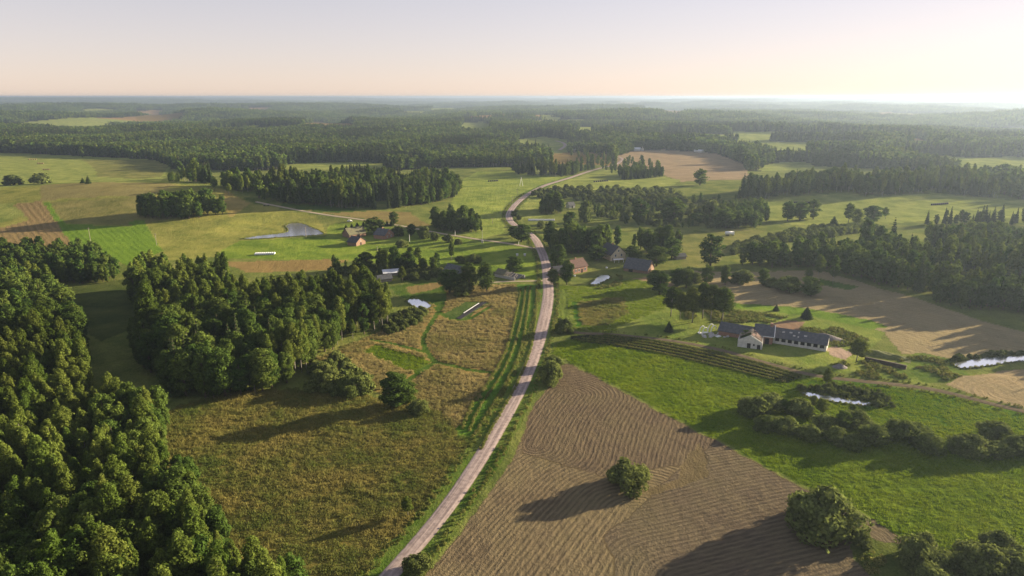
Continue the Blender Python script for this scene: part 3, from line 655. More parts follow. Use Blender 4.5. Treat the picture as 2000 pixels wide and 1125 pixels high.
# ------------------------------------------------------------------ woods: where trees stand
WOODS = [  # outline in the photograph (third number: metres above ground where the outline was read), mix, height, spacing, phrase
 ([(-350,545,15),(30,518,15),(110,535,14),(138,580,13),(146,650,12),(190,735,12),(295,772,12),(330,800,11),(300,850,12),(362,890,14),(415,970,15),(432,1035,15),(555,1085,14),(650,1140,13),(655,1290,11),(-500,1290,9)],
  {'birch': .5, 'broad': .5}, 15.5, 3.9, 'in the dense wood at the lower left corner'),
 ([(-150,492,6),(40,482,6),(170,484,6),(228,520,6),(222,545,2),(150,553,2),(60,535,5),(-150,545,5)], {'broad': 1.}, 11, 4.2, 'in the dark copse above the shaded clearing'),
 ([(250,522,15),(300,506,15),(430,508,15),(465,545,15),(560,545,15),(640,538,15),(710,540,15),(752,570,15),(752,615,8),(735,645,0),(690,660,0),(640,688,0),(590,735,0),(560,755,0),(420,785,0),(330,768,2),(265,690,2),(292,620,2),(255,570,2)],
  {'birch': .55, 'broad': .38, 'spruce': .07}, 15.5, 4.1, 'in the birch wood between the clearing and the tan meadow'),
 ([(268,385,13),(300,377,16),(380,368,16),(430,382,16),(450,402,8),(446,417,0),(380,427,0),(310,431,0),(270,424,0)], {'broad': .9, 'spruce': .1}, 17, 4.8, 'in the rounded grove crowning the grassy hill'),
 ([(345,322,15),(420,327,17),(510,332,17),(600,333,17),(700,328,17),(830,328,17),(902,347,14),(890,386,0),(840,401,0),(750,409,0),(660,407,0),(580,399,0),(510,391,0),(450,371,0),(400,361,0),(350,347,0)], {'spruce': .3, 'broad': .45, 'birch': .25}, 17, 5.4, 'in the dark wood beyond the log barns'),
 ([(840,412,12),(880,402,15),(925,402,15),(948,435,8),(940,454,0),(890,454,0),(842,447,0)], {'broad': 1.}, 15, 4.8, 'in the copse between lane and road'),
 ([(1050,395,11),(1080,380,11),(1106,392,11),(1106,417,0),(1057,419,0)], {'broad': 1.}, 15, 4.4, 'in the round copse beside the road bend'),
 ([(1068,455,9),(1130,450,11),(1200,444,13),(1250,449,12),(1330,458,12),(1332,495,0),(1280,505,0),(1240,490,0),(1180,498,0),(1110,498,0),(1078,500,0)], {'broad': .75, 'birch': .25}, 15, 4.8, 'in the trees behind the cream gabled house'),
 ([(1422,508,7),(1445,484,11),(1500,470,13),(1560,464,14),(1640,464,14),(1700,452,15),(1760,444,15),(1900,430,16),(2150,430,16),(2300,720,0),(2000,650,0),(1900,612,0),(1835,598,0),(1800,575,0),(1700,553,0),(1600,524,0),(1500,523,0),(1430,518,0)], {'broad': .68, 'spruce': .08, 'birch': .24}, 14, 5.2, 'in the dark wood along the straw field'),
 ([(1395,372,8),(1440,352,14),(1500,338,16),(1600,330,16),(1700,333,16),(1850,324,16),(2000,324,16),(2250,324,16),(2250,402,0),(2000,394,0),(1900,384,0),(1830,377,0),(1720,384,0),(1640,376,0),(1540,383,0),(1480,390,0),(1400,386,0)], {'broad': .5, 'birch': .25, 'spruce': .25}, 16, 6.4, 'in the wood beyond the pale pasture'),
 ([(1000,315,12),(1060,318,14),(1100,318,14),(1160,312,12),(1165,330,0),(1120,344,0),(1080,346,0),(1005,340,0)], {'broad': .5, 'spruce': .3, 'birch': .2}, 15, 7, 'in the row of trees above the winding road'),
 ([(1005,295,14),(1030,285,16),(1070,290,14),(1075,312,0),(1010,315,0)], {'spruce': .5, 'broad': .5}, 18, 7, 'in the knoll wood by the far road'),
 ([(740,500,7),(900,505,6),(930,512,4),(930,525,0),(860,535,0),(640,530,0),(640,512,5)], {'broad': .75, 'birch': .25}, 9, 6.0, 'in the tree belt above the white-roofed shed'),
 ([(1390,430,5),(1440,395,8),(1500,400,8),(1500,430,2),(1480,445,0),(1400,448,0)], {'broad': .8, 'birch': .2}, 13, 7, 'in the tree clump below the pale pasture'),
 ([(1730,425,7),(1800,420,8),(1900,412,9),(2100,418,9),(2100,440,0),(1900,440,0),(1740,442,0)], {'broad': .6, 'spruce': .4}, 12, 7, 'in the belt edging the pale pasture'),
 ([(1210,330,8),(1250,325,10),(1300,330,10),(1300,345,0),(1220,352,0)], {'broad': .7, 'spruce': .3}, 12, 5.5, 'in the copse beside the reddish field'),
 ([(1130,402),(1330,392),(1480,392),(1480,450),(1340,455),(1250,442),(1140,432)], {'broad': .75, 'birch': .25}, 8.5, 14, 'scattered over the rough pasture'),
 ([(1110,300),(1200,304),(1300,330),(1290,350),(1200,345),(1130,320)], {'broad': .7, 'birch': .3}, 12, 22, 'scattered along the far road'),
 ([(330,340,10),(355,325,10),(360,345,0),(335,352,0)], {'broad': 1.}, 10, 7, 'in the copse behind the grassy hill'),
]
SCRUB = [
 ([(1040,372),(1110,368),(1300,372),(1340,385),(1340,402),(1250,400),(1110,392),(1045,386)], 4.4, 6.0),
 ([(1170,402),(1240,398),(1340,405),(1380,420),(1330,445),(1240,440),(1175,425)], 3.6, 6.6),
 ([(1340,410),(1440,420),(1480,440),(1400,448),(1330,440)], 3.6, 6.5),
 ([(1280,390),(1400,388),(1480,400),(1440,412),(1300,405)], 3.6, 7.5),
 ([(1430,480),(1560,452),(1720,445),(1640,462),(1500,478),(1430,500)], 4.5, 4.5),
 ([(600,735),(660,700),(720,745),(730,772),(640,772),(590,765)], 4.2, 3.6),
 ([(755,630),(790,605),(835,606),(830,625),(770,655),(748,650)], 2.2, 2.2),
 ([(640,528),(760,520),(860,530),(870,545),(800,548),(640,540)], 3.0, 3.5),
 ([(1560,758),(1640,752),(1720,765),(1750,795),(1720,800),(1700,786),(1620,770),(1570,765)], 1.6, 1.7),
 ([(1745,700),(1800,695),(1850,705),(1855,728),(1880,735),(1850,745),(1800,722)], 1.2, 1.8),
 ([(1620,712),(1690,700),(1770,735),(1790,748),(1700,742)], 1.2, 2.0),
 ([(1860,700),(1990,690),(2080,688),(2080,692),(1980,694),(1900,701),(1856,709)], 2.0, 1.8),
 ([(1690,1065),(1760,1070),(1780,1125),(1720,1150),(1680,1100)], 1.2, 1.3),
 ([(1820,1090),(1900,1085),(2060,1110),(2060,1200),(1800,1200),(1780,1140)], 1.3, 1.6),
 ([(1150,556),(1185,560),(1210,545),(1200,536),(1215,538),(1215,556),(1170,566)], 1.1, 1.8),
 ([(1330,590),(1430,605),(1540,620),(1500,632),(1390,630),(1340,625)], .9, 2.2),
 ([(1560,640),(1640,640),(1700,665),(1640,680),(1580,660)], .9, 2.4),
]
CLEAR = UPM(([(1180,520),(1186,486),(1232,480),(1275,505),(1275,532),(1180,532)], [(1078,545),(1085,505),(1150,500),(1150,545)],
   [(860,540),(865,508),(905,512),(905,545)], [(733,552),(738,530),(782,528),(782,552)], [(1105,408),(1126,395),(1130,412),(1110,415)], [(750,322),(770,312),(830,312),(830,326)],
   [(1640,438),(1655,425),(1720,422),(1722,440)], [(1310,515),(1315,495),(1345,495),(1345,515)]))
NEARF = FIELDPOLY[:22]
FARCLR = [FARLIFT[d_][i_] for d_ in FARLIFT for i_ in range(2, 17)]
WOODPOLY = UPM([w_[0] for w_ in WOODS]); SCRUBPOLY = UPM([s_[0] for s_ in SCRUB])
roadlines = [(MAIN[::3], 6.0), (SIDE[::3], 4.0), (TRACK[::3], 3.5), (FARROAD, 9), (FARROAD2, 9), (DRIVE, 2.5)]
def keep_mask(x, y, clear=True):
    k = np.ones(x.shape, bool)
    for ln, wdt in roadlines: k &= segnear(x, y, ln) > wdt
    for q, lv in pond_world: k &= ~inpoly(x, y, q)
    if clear:
        for q in CLEAR: k &= ~inpoly(x, y, q)
    return k
def jgrid(x0, x1, y0, y1, s, rng):
    a, b_ = np.meshgrid(np.arange(x0, x1, s), np.arange(y0, y1, s)); n = a.size
    return a.ravel() + rng.uniform(-.42, .42, n) * s, b_.ravel() + rng.uniform(-.42, .42, n) * s
def inview(x, y, m=60, right=110):
    lim = (y * CP + H * SP) * 1000 / F
    return (y > 40) & (x > -lim - m) & (x < lim + right)
TX, TY, TS, TH, TW, TR = [], [], [], [], [], []    # x, y, species, height, width factor, region
for ri, (pp, mixd, hmean, sp_, ph) in enumerate(WOODS):
    poly = WOODPOLY[ri]; rng = np.random.RandomState(900 + ri)
    x, y = jgrid(poly[:, 0].min(), poly[:, 0].max(), poly[:, 1].min(), poly[:, 1].max(), sp_, rng)
    k = inpoly(x + 2 * vnoise(x / 12, y / 12, 41), y + 2 * vnoise(x / 12, y / 12, 42), poly) & inview(x, y); x = x[k]; y = y[k]
    k = keep_mask(x, y)
    if ri in (4, 8, 9, 12): k &= vnoise(x / 22 + 3.3, y / 30, 44) < .42
    x = x[k]; y = y[k]
    names = list(mixd); pr = np.array([mixd[n_] for n_ in names]); pr = pr / pr.sum()
    # species come in patches
    f = np.clip(vnoise(x / 38, y / 38, 51 + ri) * .5 + .5 + rng.uniform(-.22, .22, len(x)), 0, .999)
    si = np.searchsorted(np.cumsum(pr), f); si = np.clip(si, 0, len(names) - 1)
    hv = hmean * (1 + .16 * vnoise(x / 22, y / 22, 61) + rng.normal(0, .19, len(x)))
    for i in range(len(x)):
        s_ = names[si[i]]
        TX.append(x[i]); TY.append(y[i]); TS.append(s_); TH.append(hv[i] * {'birch': 1.08, 'broad': .92, 'spruce': 1.08, 'willow': 1}[s_]); TW.append(rng.uniform(.72, 1.15)); TR.append(ri)
# the far forest: everywhere beyond about a kilometre that is not a field
rng = np.random.RandomState(77)
x, y = jgrid(-2700, 2800, 900, 2700, 7.2, rng)
k = inview(x, y, 40, 60) & far_wood(x, y) & (np.hypot(x, y) < 2750); x = x[k]; y = y[k]
k = keep_mask(x, y)
for q in NEARF + FARCLR: k &= ~inpoly(x, y, q)
k &= ~far_gap(x, y)
x = x[k]; y = y[k]
spn = vnoise(x / 120, y / 120, 73) + rng.uniform(-.5, .5, len(x))
for i in range(len(x)):
    s_ = 'spruce' if spn[i] < -.22 else ('birch' if spn[i] > .45 else 'broad')
    TX.append(x[i]); TY.append(y[i]); TS.append(s_); TH.append((17 if s_ != 'spruce' else 19) * rng.uniform(.72, 1.25) * (1 + .2 * math.sin(x[i] / 70) * math.cos(y[i] / 90))); TW.append(rng.uniform(.9, 1.35)); TR.append(-1)
TX = np.array(TX); TY = np.array(TY); TH = np.array(TH); TW = np.array(TW); TR = np.array(TR); TS = np.array(TS)
TZ = h(TX, TY); TD = np.hypot(TX, TY)

NAMES = {'birch': 'birch_tree', 'broad': 'broadleaf_tree', 'spruce': 'spruce_tree', 'willow': 'willow_bush'}
LOOK = {'birch': 'slender birch', 'broad': 'leafy tree', 'spruce': 'pointed spruce'}
def place_tree(sp, x, y, ht, wf, label, cat, group=None, k=None, lod=None, rz=None, width=None):
    d = math.hypot(x, y)
    lod = lod or ('hi' if d < 420 else 'mid'); k = rs.randint(NV[lod]) if k is None else k
    Ht, r = SPEC[sp]; s = ht / Ht; sx = s * wf if width is None else width / (2.05 * r * (.9 + .1 * k))
    e = thing(NAMES[sp], label, cat, (x, y, float(h(x, y))), rs.uniform(0, 6.28) if rz is None else rz, group)
    e.scale = (sx, sx, s)
    link('trunk', TRUNK[lod, sp, k], e); link('crown', CROWN[lod, sp, k], e)
    return e
# the most visible trees of each kind stand as things of their own
vz = TY * CP + (H - TZ) * SP
ix = 1000 + F * TX / vz; iy = 562.5 + F * (TY * SP - (H - TZ - TH * .6) * CP) / vz * 1.0
iy = 562.5 - F * (TY * SP - (H - TZ - TH * .6) * CP) / vz
seen = (ix > 0) & (ix < 2000) & (iy < 1150)
single = np.zeros(len(TX), bool)
for sp, cap in (('birch', 270), ('broad', 250), ('spruce', 230)):
    c = np.where((TS == sp) & seen & (TR >= 0))[0]
    c = c[np.argsort(-TH[c] / TD[c])][:cap]; single[c] = True
REG = ['lower left wood', 'copse above shaded clearing', 'birch wood above tan meadow', 'rounded hill grove', 'dark wood beyond log barns', 'copse between lane and road', 'round copse at road bend', 'farm wood behind cream house', 'dark wood along straw field', 'wood beyond pale pasture', 'tree row above winding road', 'knoll wood by far road', 'tree belt above white-roofed shed', 'tree clump below pale pasture', 'belt edging pale pasture', 'copse beside reddish field', 'loose trees on rough pasture', 'loose trees along far road', 'copse behind grassy hill']
for ri in range(len(WOODS)):
    for sp in LOOK:
        ii = np.where(single & (TR == ri) & (TS == sp))[0]
        if not len(ii): continue
        def third(v, names):
            if len(ii) < 4: return [''] * len(ii)
            r_ = np.argsort(np.argsort(v)) * len(names) // len(v); return [names[k_] for k_ in r_]
        nh = min(5, max(1, len(ii) // 12)); hs_ = third(TH[ii], ['stunted ', 'short ', '', 'tall ', 'towering '] if len(ii) > 40 else ['short ', 'tall '])
        ds_ = third(TY[ii], ['near edge', 'near part', 'middle part', 'far part', 'far edge'] if len(ii) > 24 else ['near part', 'far part'])
        xs_ = third(ix[ii], ['leftmost', 'left', 'central', 'right', 'rightmost'] if len(ii) > 24 else ['left', 'right'])
        for i, a_, b_, c_ in zip(ii, hs_, ds_, xs_):
            lab = a_ + LOOK[sp] + ((' in ' + c_ + ' ' + b_ + ' of ') if b_ else ' in ') + REG[ri]
            place_tree(sp, TX[i], TY[i], TH[i], TW[i], lab, 'tree', {'birch': 'birches', 'broad': 'leafy trees', 'spruce': 'spruces'}[sp] + ' of the ' + REG[ri])
rest = ~single
def spread(name, mask, label, cat):
    ii = np.where(mask)[0]
    if not len(ii): return
    pick = np.empty(len(ii), int); scl = np.empty((len(ii), 3))
    for j, i in enumerate(ii):
        lod = 'hi' if TD[i] < 300 else ('mid' if TD[i] < 950 else 'lo')
        sp = TS[i]; pick[j] = IDX[lod, sp, rs.randint(NV[lod])]; s = TH[i] / SPEC[sp][0]; scl[j] = (s * TW[i], s * TW[i], s)
    instancer(name, np.stack([TX[ii], TY[ii], TZ[ii]], -1), rs.uniform(0, 6.28, len(ii)), scl, pick, label, cat)
spread('birch_woodland', rest & (TS == 'birch') & (TR >= 0), 'mass of further birches inside the woods', 'woodland')
spread('broadleaf_woodland', rest & (TS == 'broad') & (TR >= 0), 'mass of further broadleaf trees inside the woods', 'woodland')
spread('spruce_woodland', rest & (TS == 'spruce') & (TR >= 0), 'mass of further spruces inside the woods', 'woodland')
spread('forest', rest & (TR < 0), 'far mixed forest covering the rolling land to the horizon', 'forest')
# forest clumps towards the horizon
pts = []; 
for y0, y1, s_ in ((2600, 4500, 44), (4500, 8000, 58), (8000, 14000, 95), (14000, 24000, 170)):
    x, y = jgrid(-y1 * .82, y1 * .82, y0, y1, s_, rng); k = inview(x, y, 60, 60); x = x[k]; y = y[k]
    k = np.ones(x.shape, bool)
    for q in NEARF + FARCLR: k &= ~inpoly(x, y, q)
    k &= ~far_gap2(x, y)
    x = x[k]; y = y[k]; pts.append((x, y, np.full(len(x), s_ / 40.)))
x = np.concatenate([p[0] for p in pts]); y = np.concatenate([p[1] for p in pts]); s_ = np.concatenate([p[2] for p in pts])
hs = np.clip(s_ ** .35, 1, 1.6)
instancer('distant_forest', np.stack([x, y, h(x, y)], -1), rng.uniform(0, 6.28, len(x)), np.stack([s_, s_, hs * rng.uniform(.75, 1.2, len(x))], -1), IDX['far', 'clump', 0] + rng.randint(0, 3, len(x)), 'hazy forest mass spreading to the horizon', 'forest')
# scrub
sx_, sy_, sh_ = [], [], []
for pi, (pp, hh, s_) in enumerate(SCRUB):
    if hh <= 1.3: continue
    poly = SCRUBPOLY[pi]; x, y = jgrid(poly[:, 0].min(), poly[:, 0].max(), poly[:, 1].min(), poly[:, 1].max(), s_, rng)
    k = inpoly(x, y, poly); x = x[k]; y = y[k]; k = keep_mask(x, y, hh > 2) & (rng.uniform(size=len(x)) < (.55 if 3 < hh < 4.7 and s_ > 5 else .9)); x = x[k]; y = y[k]
    sx_ += list(x); sy_ += list(y); sh_ += list(hh * rng.uniform(.55, 1.25, len(x)))
sx_ = np.array(sx_); sy_ = np.array(sy_); sh_ = np.array(sh_); sd = np.hypot(sx_, sy_)
pk = np.where(sd < 320, IDX['mid', 'willow', 0] + rng.randint(0, 3, len(sx_)), np.where(sd < 700, IDX['mid', 'willow', 0] + rng.randint(0, 3, len(sx_)), IDX['lo', 'willow', 0] + rng.randint(0, 3, len(sx_))))
sc = sh_ / 5.; instancer('scrub', np.stack([sx_, sy_, h(sx_, sy_) - .1], -1), rng.uniform(0, 6.28, len(sx_)), np.stack([sc * 1.05, sc * 1.05, sc], -1), pk, 'low willow scrub and tall weeds around ponds and pasture', 'scrub')

# ------------------------------------------------------------------ single trees and bushes, one by one
S = [  # species, base x, base y, height px, width px, label
 ('willow',1622,1062,108,132,'huge rounded willow at the lower corner of the raked hay field'),
 ('willow',1572,1030,62,70,'lower lobe of willow leaning against the huge rounded willow'),
 ('willow',1683,1068,32,46,'small bush at the foot of the huge rounded willow'),
 ('willow',1812,1112,62,92,'domed willow bush between green field and corner weeds'),
 ('willow',1963,1092,42,72,'low willow bush at the right edge below the green field'),
 ('willow',1925,1135,58,96,'broad willow bush in the lower right corner'),
 ('willow',1995,1138,56,80,'willow bush cut by the lower right corner'),
 ('willow',1830,1165,55,80,'willow crown peeping over the bottom edge at right'),
 ('willow',1225,962,58,86,'lone dark bush in the middle of the hay field'),
 ('willow',1078,754,44,48,'round roadside bush at the hay field tip'),
 ('willow',1084,722,26,38,'smaller yellowish bush behind the round roadside bush'),
 ('willow',1100,654,30,36,'dark bush at the mouth of the dirt track'),
 ('broad',768,795,72,58,'dark tree standing alone above the lower meadow'),
 ('broad',795,790,48,44,'shorter tree against the lone dark meadow tree'),
 ('willow',815,812,30,44,'small round bush in front of the lone dark meadow tree'),
 ('willow',690,775,36,60,'round bush at the lower edge of the birch wood'),
 ('willow',640,768,40,60,'broad bush along the lower edge of the birch wood'),
 ('willow',812,1132,26,60,'bush by the road at the bottom edge'),
 ('birch',797,1008,44,18,'young birch sapling on the road verge'),
 # hedge of willows
 ('willow',1474,818,38,62,'leftmost willow of the hedge across the green field'),
 ('willow',1508,808,32,56,'willow behind the leftmost hedge willow'),
 ('willow',1503,846,34,46,'front willow second from the hedge end'),
 ('willow',1542,850,34,52,'rounded front willow below the overgrown pond'),
 ('willow',1565,815,30,52,'rear hedge willow facing the overgrown pond'),
 ('willow',1587,864,34,46,'ball-shaped front willow in mid hedge'),
 ('willow',1618,846,32,50,'willow in the thick middle of the hedge'),
 ('willow',1638,868,34,46,'front willow right of the ball-shaped one'),
 ('willow',1668,882,32,38,'small willow standing forward of the hedge'),
 ('willow',1682,838,36,52,'rear willow where the hedge thins'),
 ('willow',1714,876,46,56,'tall willow after the small forward one'),
 ('willow',1764,866,40,66,'wide dark willow in the right half of the hedge'),
 ('willow',1795,862,34,50,'willow beside the wide dark hedge willow'),
 ('willow',1821,890,42,60,'domed willow in the right half of the hedge'),
 ('willow',1885,886,30,54,'low hedge willow near the right edge'),
 ('willow',1912,896,36,64,'broad low hedge willow second from the right edge'),
 ('willow',1962,898,34,50,'round hedge willow near the right edge'),
 ('willow',1958,866,26,60,'rear hedge willow near the right edge'),
 ('willow',2000,892,42,60,'hedge willow cut by the right edge'),
 ('birch',1532,806,30,18,'sapling rising behind the left end of the willow hedge'),
 ('birch',1602,812,36,22,'tall sapling rising between hedge and overgrown pond'),
 ('birch',1588,800,30,14,'thin sapling beside the overgrown pond'),
 ('broad',1645,838,40,26,'small leafy tree rising from mid hedge'),
 ('birch',1664,812,24,16,'slim sapling behind mid hedge'),
 ('birch',1614,757,42,16,'pointed sapling on the bank of the overgrown pond'),
 # around the ruined farm
 ('birch',1672,708,50,32,'tall birch beside the rubble patch'),
 ('broad',1457,668,24,26,'shrub growing through the ruined roof'),
 ('spruce',1575,622,24,24,'dark bushy tree on the knoll behind the slate barn'),
 ('spruce',1516,607,13,13,'little dark bush on the farmyard slope'),
 ('birch',1310,618,60,26,'leftmost birch of the group above the ruined farm'),
 ('birch',1328,624,56,24,'second birch of the group above the ruined farm'),
 ('birch',1352,630,72,30,'third birch of the group above the ruined farm'),
 ('birch',1372,622,72,32,'fourth birch of the group above the ruined farm'),
 ('birch',1388,624,70,30,'fifth birch of the group above the ruined farm'),
 ('birch',1410,630,72,36,'rightmost birch of the group above the ruined farm'),
 ('spruce',1306,648,22,18,'small spruce left of the birch group'),
 ('broad',1288,575,46,34,'dark leafy tree left of the straw field corner'),
 ('broad',1278,562,36,28,'lower leafy tree left of the straw field corner'),
 ('broad',1322,560,38,32,'rounded tree at the straw field corner'),
 ('broad',1340,562,42,26,'upright tree at the straw field corner'),
 ('broad',1380,556,40,24,'tree with ragged crown at the straw field edge'),
 ('broad',1416,556,40,20,'narrow tree standing alone on the straw field edge'),
 ('willow',1360,552,18,30,'low round bush between the straw field trees'),
 ('willow',1455,556,16,44,'low spreading bush on the strip between straw fields'),
 ('broad',1490,557,34,22,'dark upright tree on the strip between straw fields'),
 ('willow',1508,562,18,26,'round bush beside the dark upright tree'),
 ('willow',1545,572,18,50,'long low bush on the strip between straw fields'),
 ('broad',1583,578,38,42,'broad bush tree at the end of the field strip'),
 ('birch',1578,548,24,12,'thin treetop behind the broad bush tree'),
 ('birch',1597,546,50,16,'tall thin birch with bare white stem on straw field'),
 ('birch',1626,556,58,17,'taller of the two bare-stemmed birches on straw field'),
 ('broad',1387,522,66,44,'big dark tree at the left end of the dark wood'),
 # mid distance
 ('broad',1018,472,34,36,'dense dark tree in the fork of the junction'),
 ('broad',1003,464,24,22,'smaller tree beside the dense junction tree'),
 ('broad',1107,556,48,26,'weeping pale tree in front of the brick house'),
 ('broad',1081,555,30,22,'small dark tree between road and weeping pale tree'),
 ('broad',1090,520,44,30,'dark tree beside the road opposite the two white boxes'),
 ('broad',1236,508,30,28,'rounded tree beside the cream gabled house'),
 ('broad',1282,520,40,42,'sunlit broad tree right of the dark barn'),
 ('broad',1165,508,30,34,'shaded tree left of the cream gabled house'),
 ('broad',1312,505,42,34,'dark tree right of the sunlit broad tree'),
 ('willow',1143,434,34,24,'silvery willow in the rough pasture'),
 ('broad',1115,450,36,28,'dark tree below the silvery willow'),
 ('willow',1057,447,14,16,'lone round bush below the white bale row'),
 ('willow',1003,423,9,13,'small bush at the road bend'),
 ('willow',1014,430,9,10,'tiny bush at the white bale row end'),
 ('broad',1315,432,46,44,'tall full tree standing in the scrub'),
 ('broad',1250,430,42,30,'pale tree with ragged top in the scrub'),
 ('broad',1362,436,22,26,'round dark tree left of the pale-topped bush'),
 ('willow',1392,432,34,36,'pale-topped bush in the rough pasture'),
 ('broad',1417,445,38,40,'large dark tree beside the white tank'),
 ('broad',1445,440,38,22,'upright tree beside the white tank'),
 ('broad',1538,432,40,26,'left tree of the clump on pale pasture'),
 ('broad',1562,430,36,34,'middle tree of the clump on pale pasture'),
 ('broad',1588,428,38,24,'right tree of the clump on pale pasture'),
 ('birch',1656,440,44,18,'tall thin tree on the edge of pale pasture'),
 ('birch',1672,444,36,20,'second thin tree on the edge of pale pasture'),
 ('broad',1704,434,32,38,'lone ball-crowned tree on pale pasture'),
 ('birch',1729,428,24,10,'half bare little tree right of the ball-crowned tree'),
 ('spruce',1627,446,24,22,'spreading pine below the pale pasture'),
 ('spruce',1740,490,66,22,'tallest spruce rising from the dark wood'),
 ('birch',1690,384,30,20,'bright birch on the near edge of the far wood'),
 ('broad',1367,362,32,28,'dark tree standing in the reddish field'),
 ('birch',1445,318,34,20,'tall birch on the edge of the reddish field'),
 ('birch',882,510,38,10,'slender lone birch on the pasture'),
 ('broad',718,532,40,34,'dark round tree left in the tree belt'),
 ('broad',748,530,46,28,'tall tree in the tree belt above the shed'),
 ('broad',772,532,52,24,'tallest tree in the tree belt above the shed'),
 ('broad',796,530,38,30,'rounded tree right of the tallest belt tree'),
 ('birch',803,508,26,14,'pale thin tree above the tree belt'),
 ('birch',818,512,30,14,'second pale thin tree above the tree belt'),
 ('birch',786,552,34,13,'slim tree beside the white-roofed shed'),
 ('willow',745,536,20,18,'round bush behind the white-roofed shed'),
 ('broad',878,572,46,46,'broad dark tree at the top of the tan meadow'),
 ('broad',917,570,58,30,'upright dark tree at the top of the tan meadow'),
 ('broad',950,570,58,34,'sunlit-edged tree at the top of the tan meadow'),
 ('willow',905,578,24,44,'bush at the foot of the dark meadow trees'),
 ('broad',1002,532,32,36,'dark round tree over the collapsed barn'),
 ('willow',900,515,14,20,'round bush behind the dark-roofed house'),
 ('willow',925,516,10,30,'low shrub hedge behind the dark-roofed house'),
 ('broad',770,438,24,20,'round tree standing beside the lane'),
 ('spruce',756,441,11,9,'little conifer left of the lane tree'),
 ('spruce',765,441,12,10,'second little conifer at the lane tree'),
 ('broad',803,460,24,18,'dark upright tree by the farm lane'),
 ('broad',731,456,32,40,'spreading tree among the log barns'),
 ('spruce',676,448,10,8,'first of four small conifers behind the mossy barn'),
 ('spruce',687,446,10,8,'second of four small conifers behind the mossy barn'),
 ('spruce',698,444,10,9,'third of four small conifers behind the mossy barn'),
 ('spruce',710,442,10,8,'last of four small conifers behind the mossy barn'),
 ('willow',778,462,18,22,'dark shrub beside the log house'),
 ('willow',828,466,20,26,'rounded shrub along the farm lane'),
 ('willow',848,470,14,20,'shrub at the end of the lane hedge'),
 ('willow',783,484,11,24,'brownish low thicket on the pasture'),
 ('willow',875,474,14,20,'small tree bush on the pasture bank'),
 ('willow',895,478,10,16,'low bush below the transformer pole'),
 ('birch',419,372,26,11,'slim tree on the hill beyond the grove'),
 ('birch',447,380,22,10,'second slim tree on the hill beyond the grove'),
 ('spruce',162,358,11,10,'smaller of two dark conifers on the hill crest'),
 ('spruce',173,359,16,12,'larger of two dark conifers on the hill crest'),
 ('willow',20,362,14,34,'bush clump at the left end of the hill crest'),
 ('willow',75,360,10,36,'low bush line on the hill crest'),
 ('broad',162,308,22,10,'lone tree on the far edge of the green field'),
]
SXY = UP([(s_[1], s_[2]) for s_ in S])
for s_, (X, Y) in zip(S, SXY):
    sp, bx_, by_, hp, wp, lab = s_; X = float(X); Y = float(Y)
    dep = math.atan2(H - float(h(X, Y)), Y); hh = hm(hp, X, Y) * .95
    if sp == 'willow':      # a dome: what is seen from above is part height, part depth
        r_ = wp / 2; sn = r_ * math.sin(dep); hpx = math.sqrt(max((hp - sn) ** 2 - sn ** 2, 0)) / math.cos(dep); hpx = max(hpx * 1.2, 1.12 * r_)
        Y += wm(r_, X, Y) * .6; hh = wm(hpx, X, Y)
    wp *= {'willow': 1.15, 'birch': 1.3, 'broad': 1.12, 'spruce': 1.0}[sp]
    place_tree(sp, X, Y, hh, 1, lab, 'bush' if sp == 'willow' else 'tree', {'willow': 'single bushes in the fields', 'birch': 'single birches', 'broad': 'single broadleaf trees', 'spruce': 'single conifers'}[sp], width=wm(wp, X, Y))
#@@PART3
# ------------------------------------------------------------------ buildings
M['log'] = simple('weathered_logs', (.16,.10,.07), (.26,.17,.12), 2.5, bump=.05)
M['slate'] = simple('slate_roof', (.055,.06,.068), (.10,.105,.11), .9, .7, .03)
M['darkroof'] = simple('tarred_roof', (.035,.038,.045), (.06,.062,.07), .8, .7)
M['moss'] = simple('mossy_roof', (.09,.085,.06), (.14,.14,.075), .7, .9)
M['redroof'] = simple('rusty_tile_roof', (.075,.045,.038), (.12,.07,.057), 1.2, .85)
M['brick'] = simple('weathered_brick', (.24,.13,.09), (.33,.20,.14), 2.0, .9, .02)
M['cream'] = simple('cream_render', (.50,.43,.29), (.60,.52,.36), 1.0)
M['white'] = simple('lime_wash', (.42,.41,.38), (.60,.585,.55), .8)
M['grey'] = simple('grey_concrete', (.30,.29,.27), (.44,.42,.39), 1.5)
M['dark'] = simple('dark_opening', (.012,.012,.013), (.02,.02,.02), 1.0)  # near-black for the shade inside openings; doors and wheels share it
M['glass'] = simple('window_pane', (.05,.06,.07), (.08,.09,.10), 1., .15, 0, .6)
M['film'] = simple('white_wrap', (.74,.75,.76), (.84,.85,.86), 1.2, .35, .02, .4)
M['blackfilm'] = simple('black_wrap', (.02,.02,.024), (.035,.035,.04), 1.2, .8, .02, .1)
M['hay'] = simple('dry_hay', (.20,.15,.075), (.30,.22,.11), 3., .9, .05)
M['wood'] = simple('grey_wood', (.22,.19,.16), (.34,.30,.26), 3., .9)
M['gravel'] = simple('gravel_heap', (.12,.11,.11), (.19,.17,.165), 1.2, .95, .15)
M['earth'] = simple('dark_earth', (.035,.03,.022), (.07,.055,.035), .8, .95, .25)
M['bank'] = simple('bank_grass', (.07,.09,.022), (.12,.13,.036), .7, .95, .3)
M['sheetroof'] = simple('pale_sheet_roof', (.55,.57,.60), (.70,.72,.74), .6, .5)
M['paint'] = simple('white_paint', (.74,.74,.72), (.80,.80,.78), 2., .5)
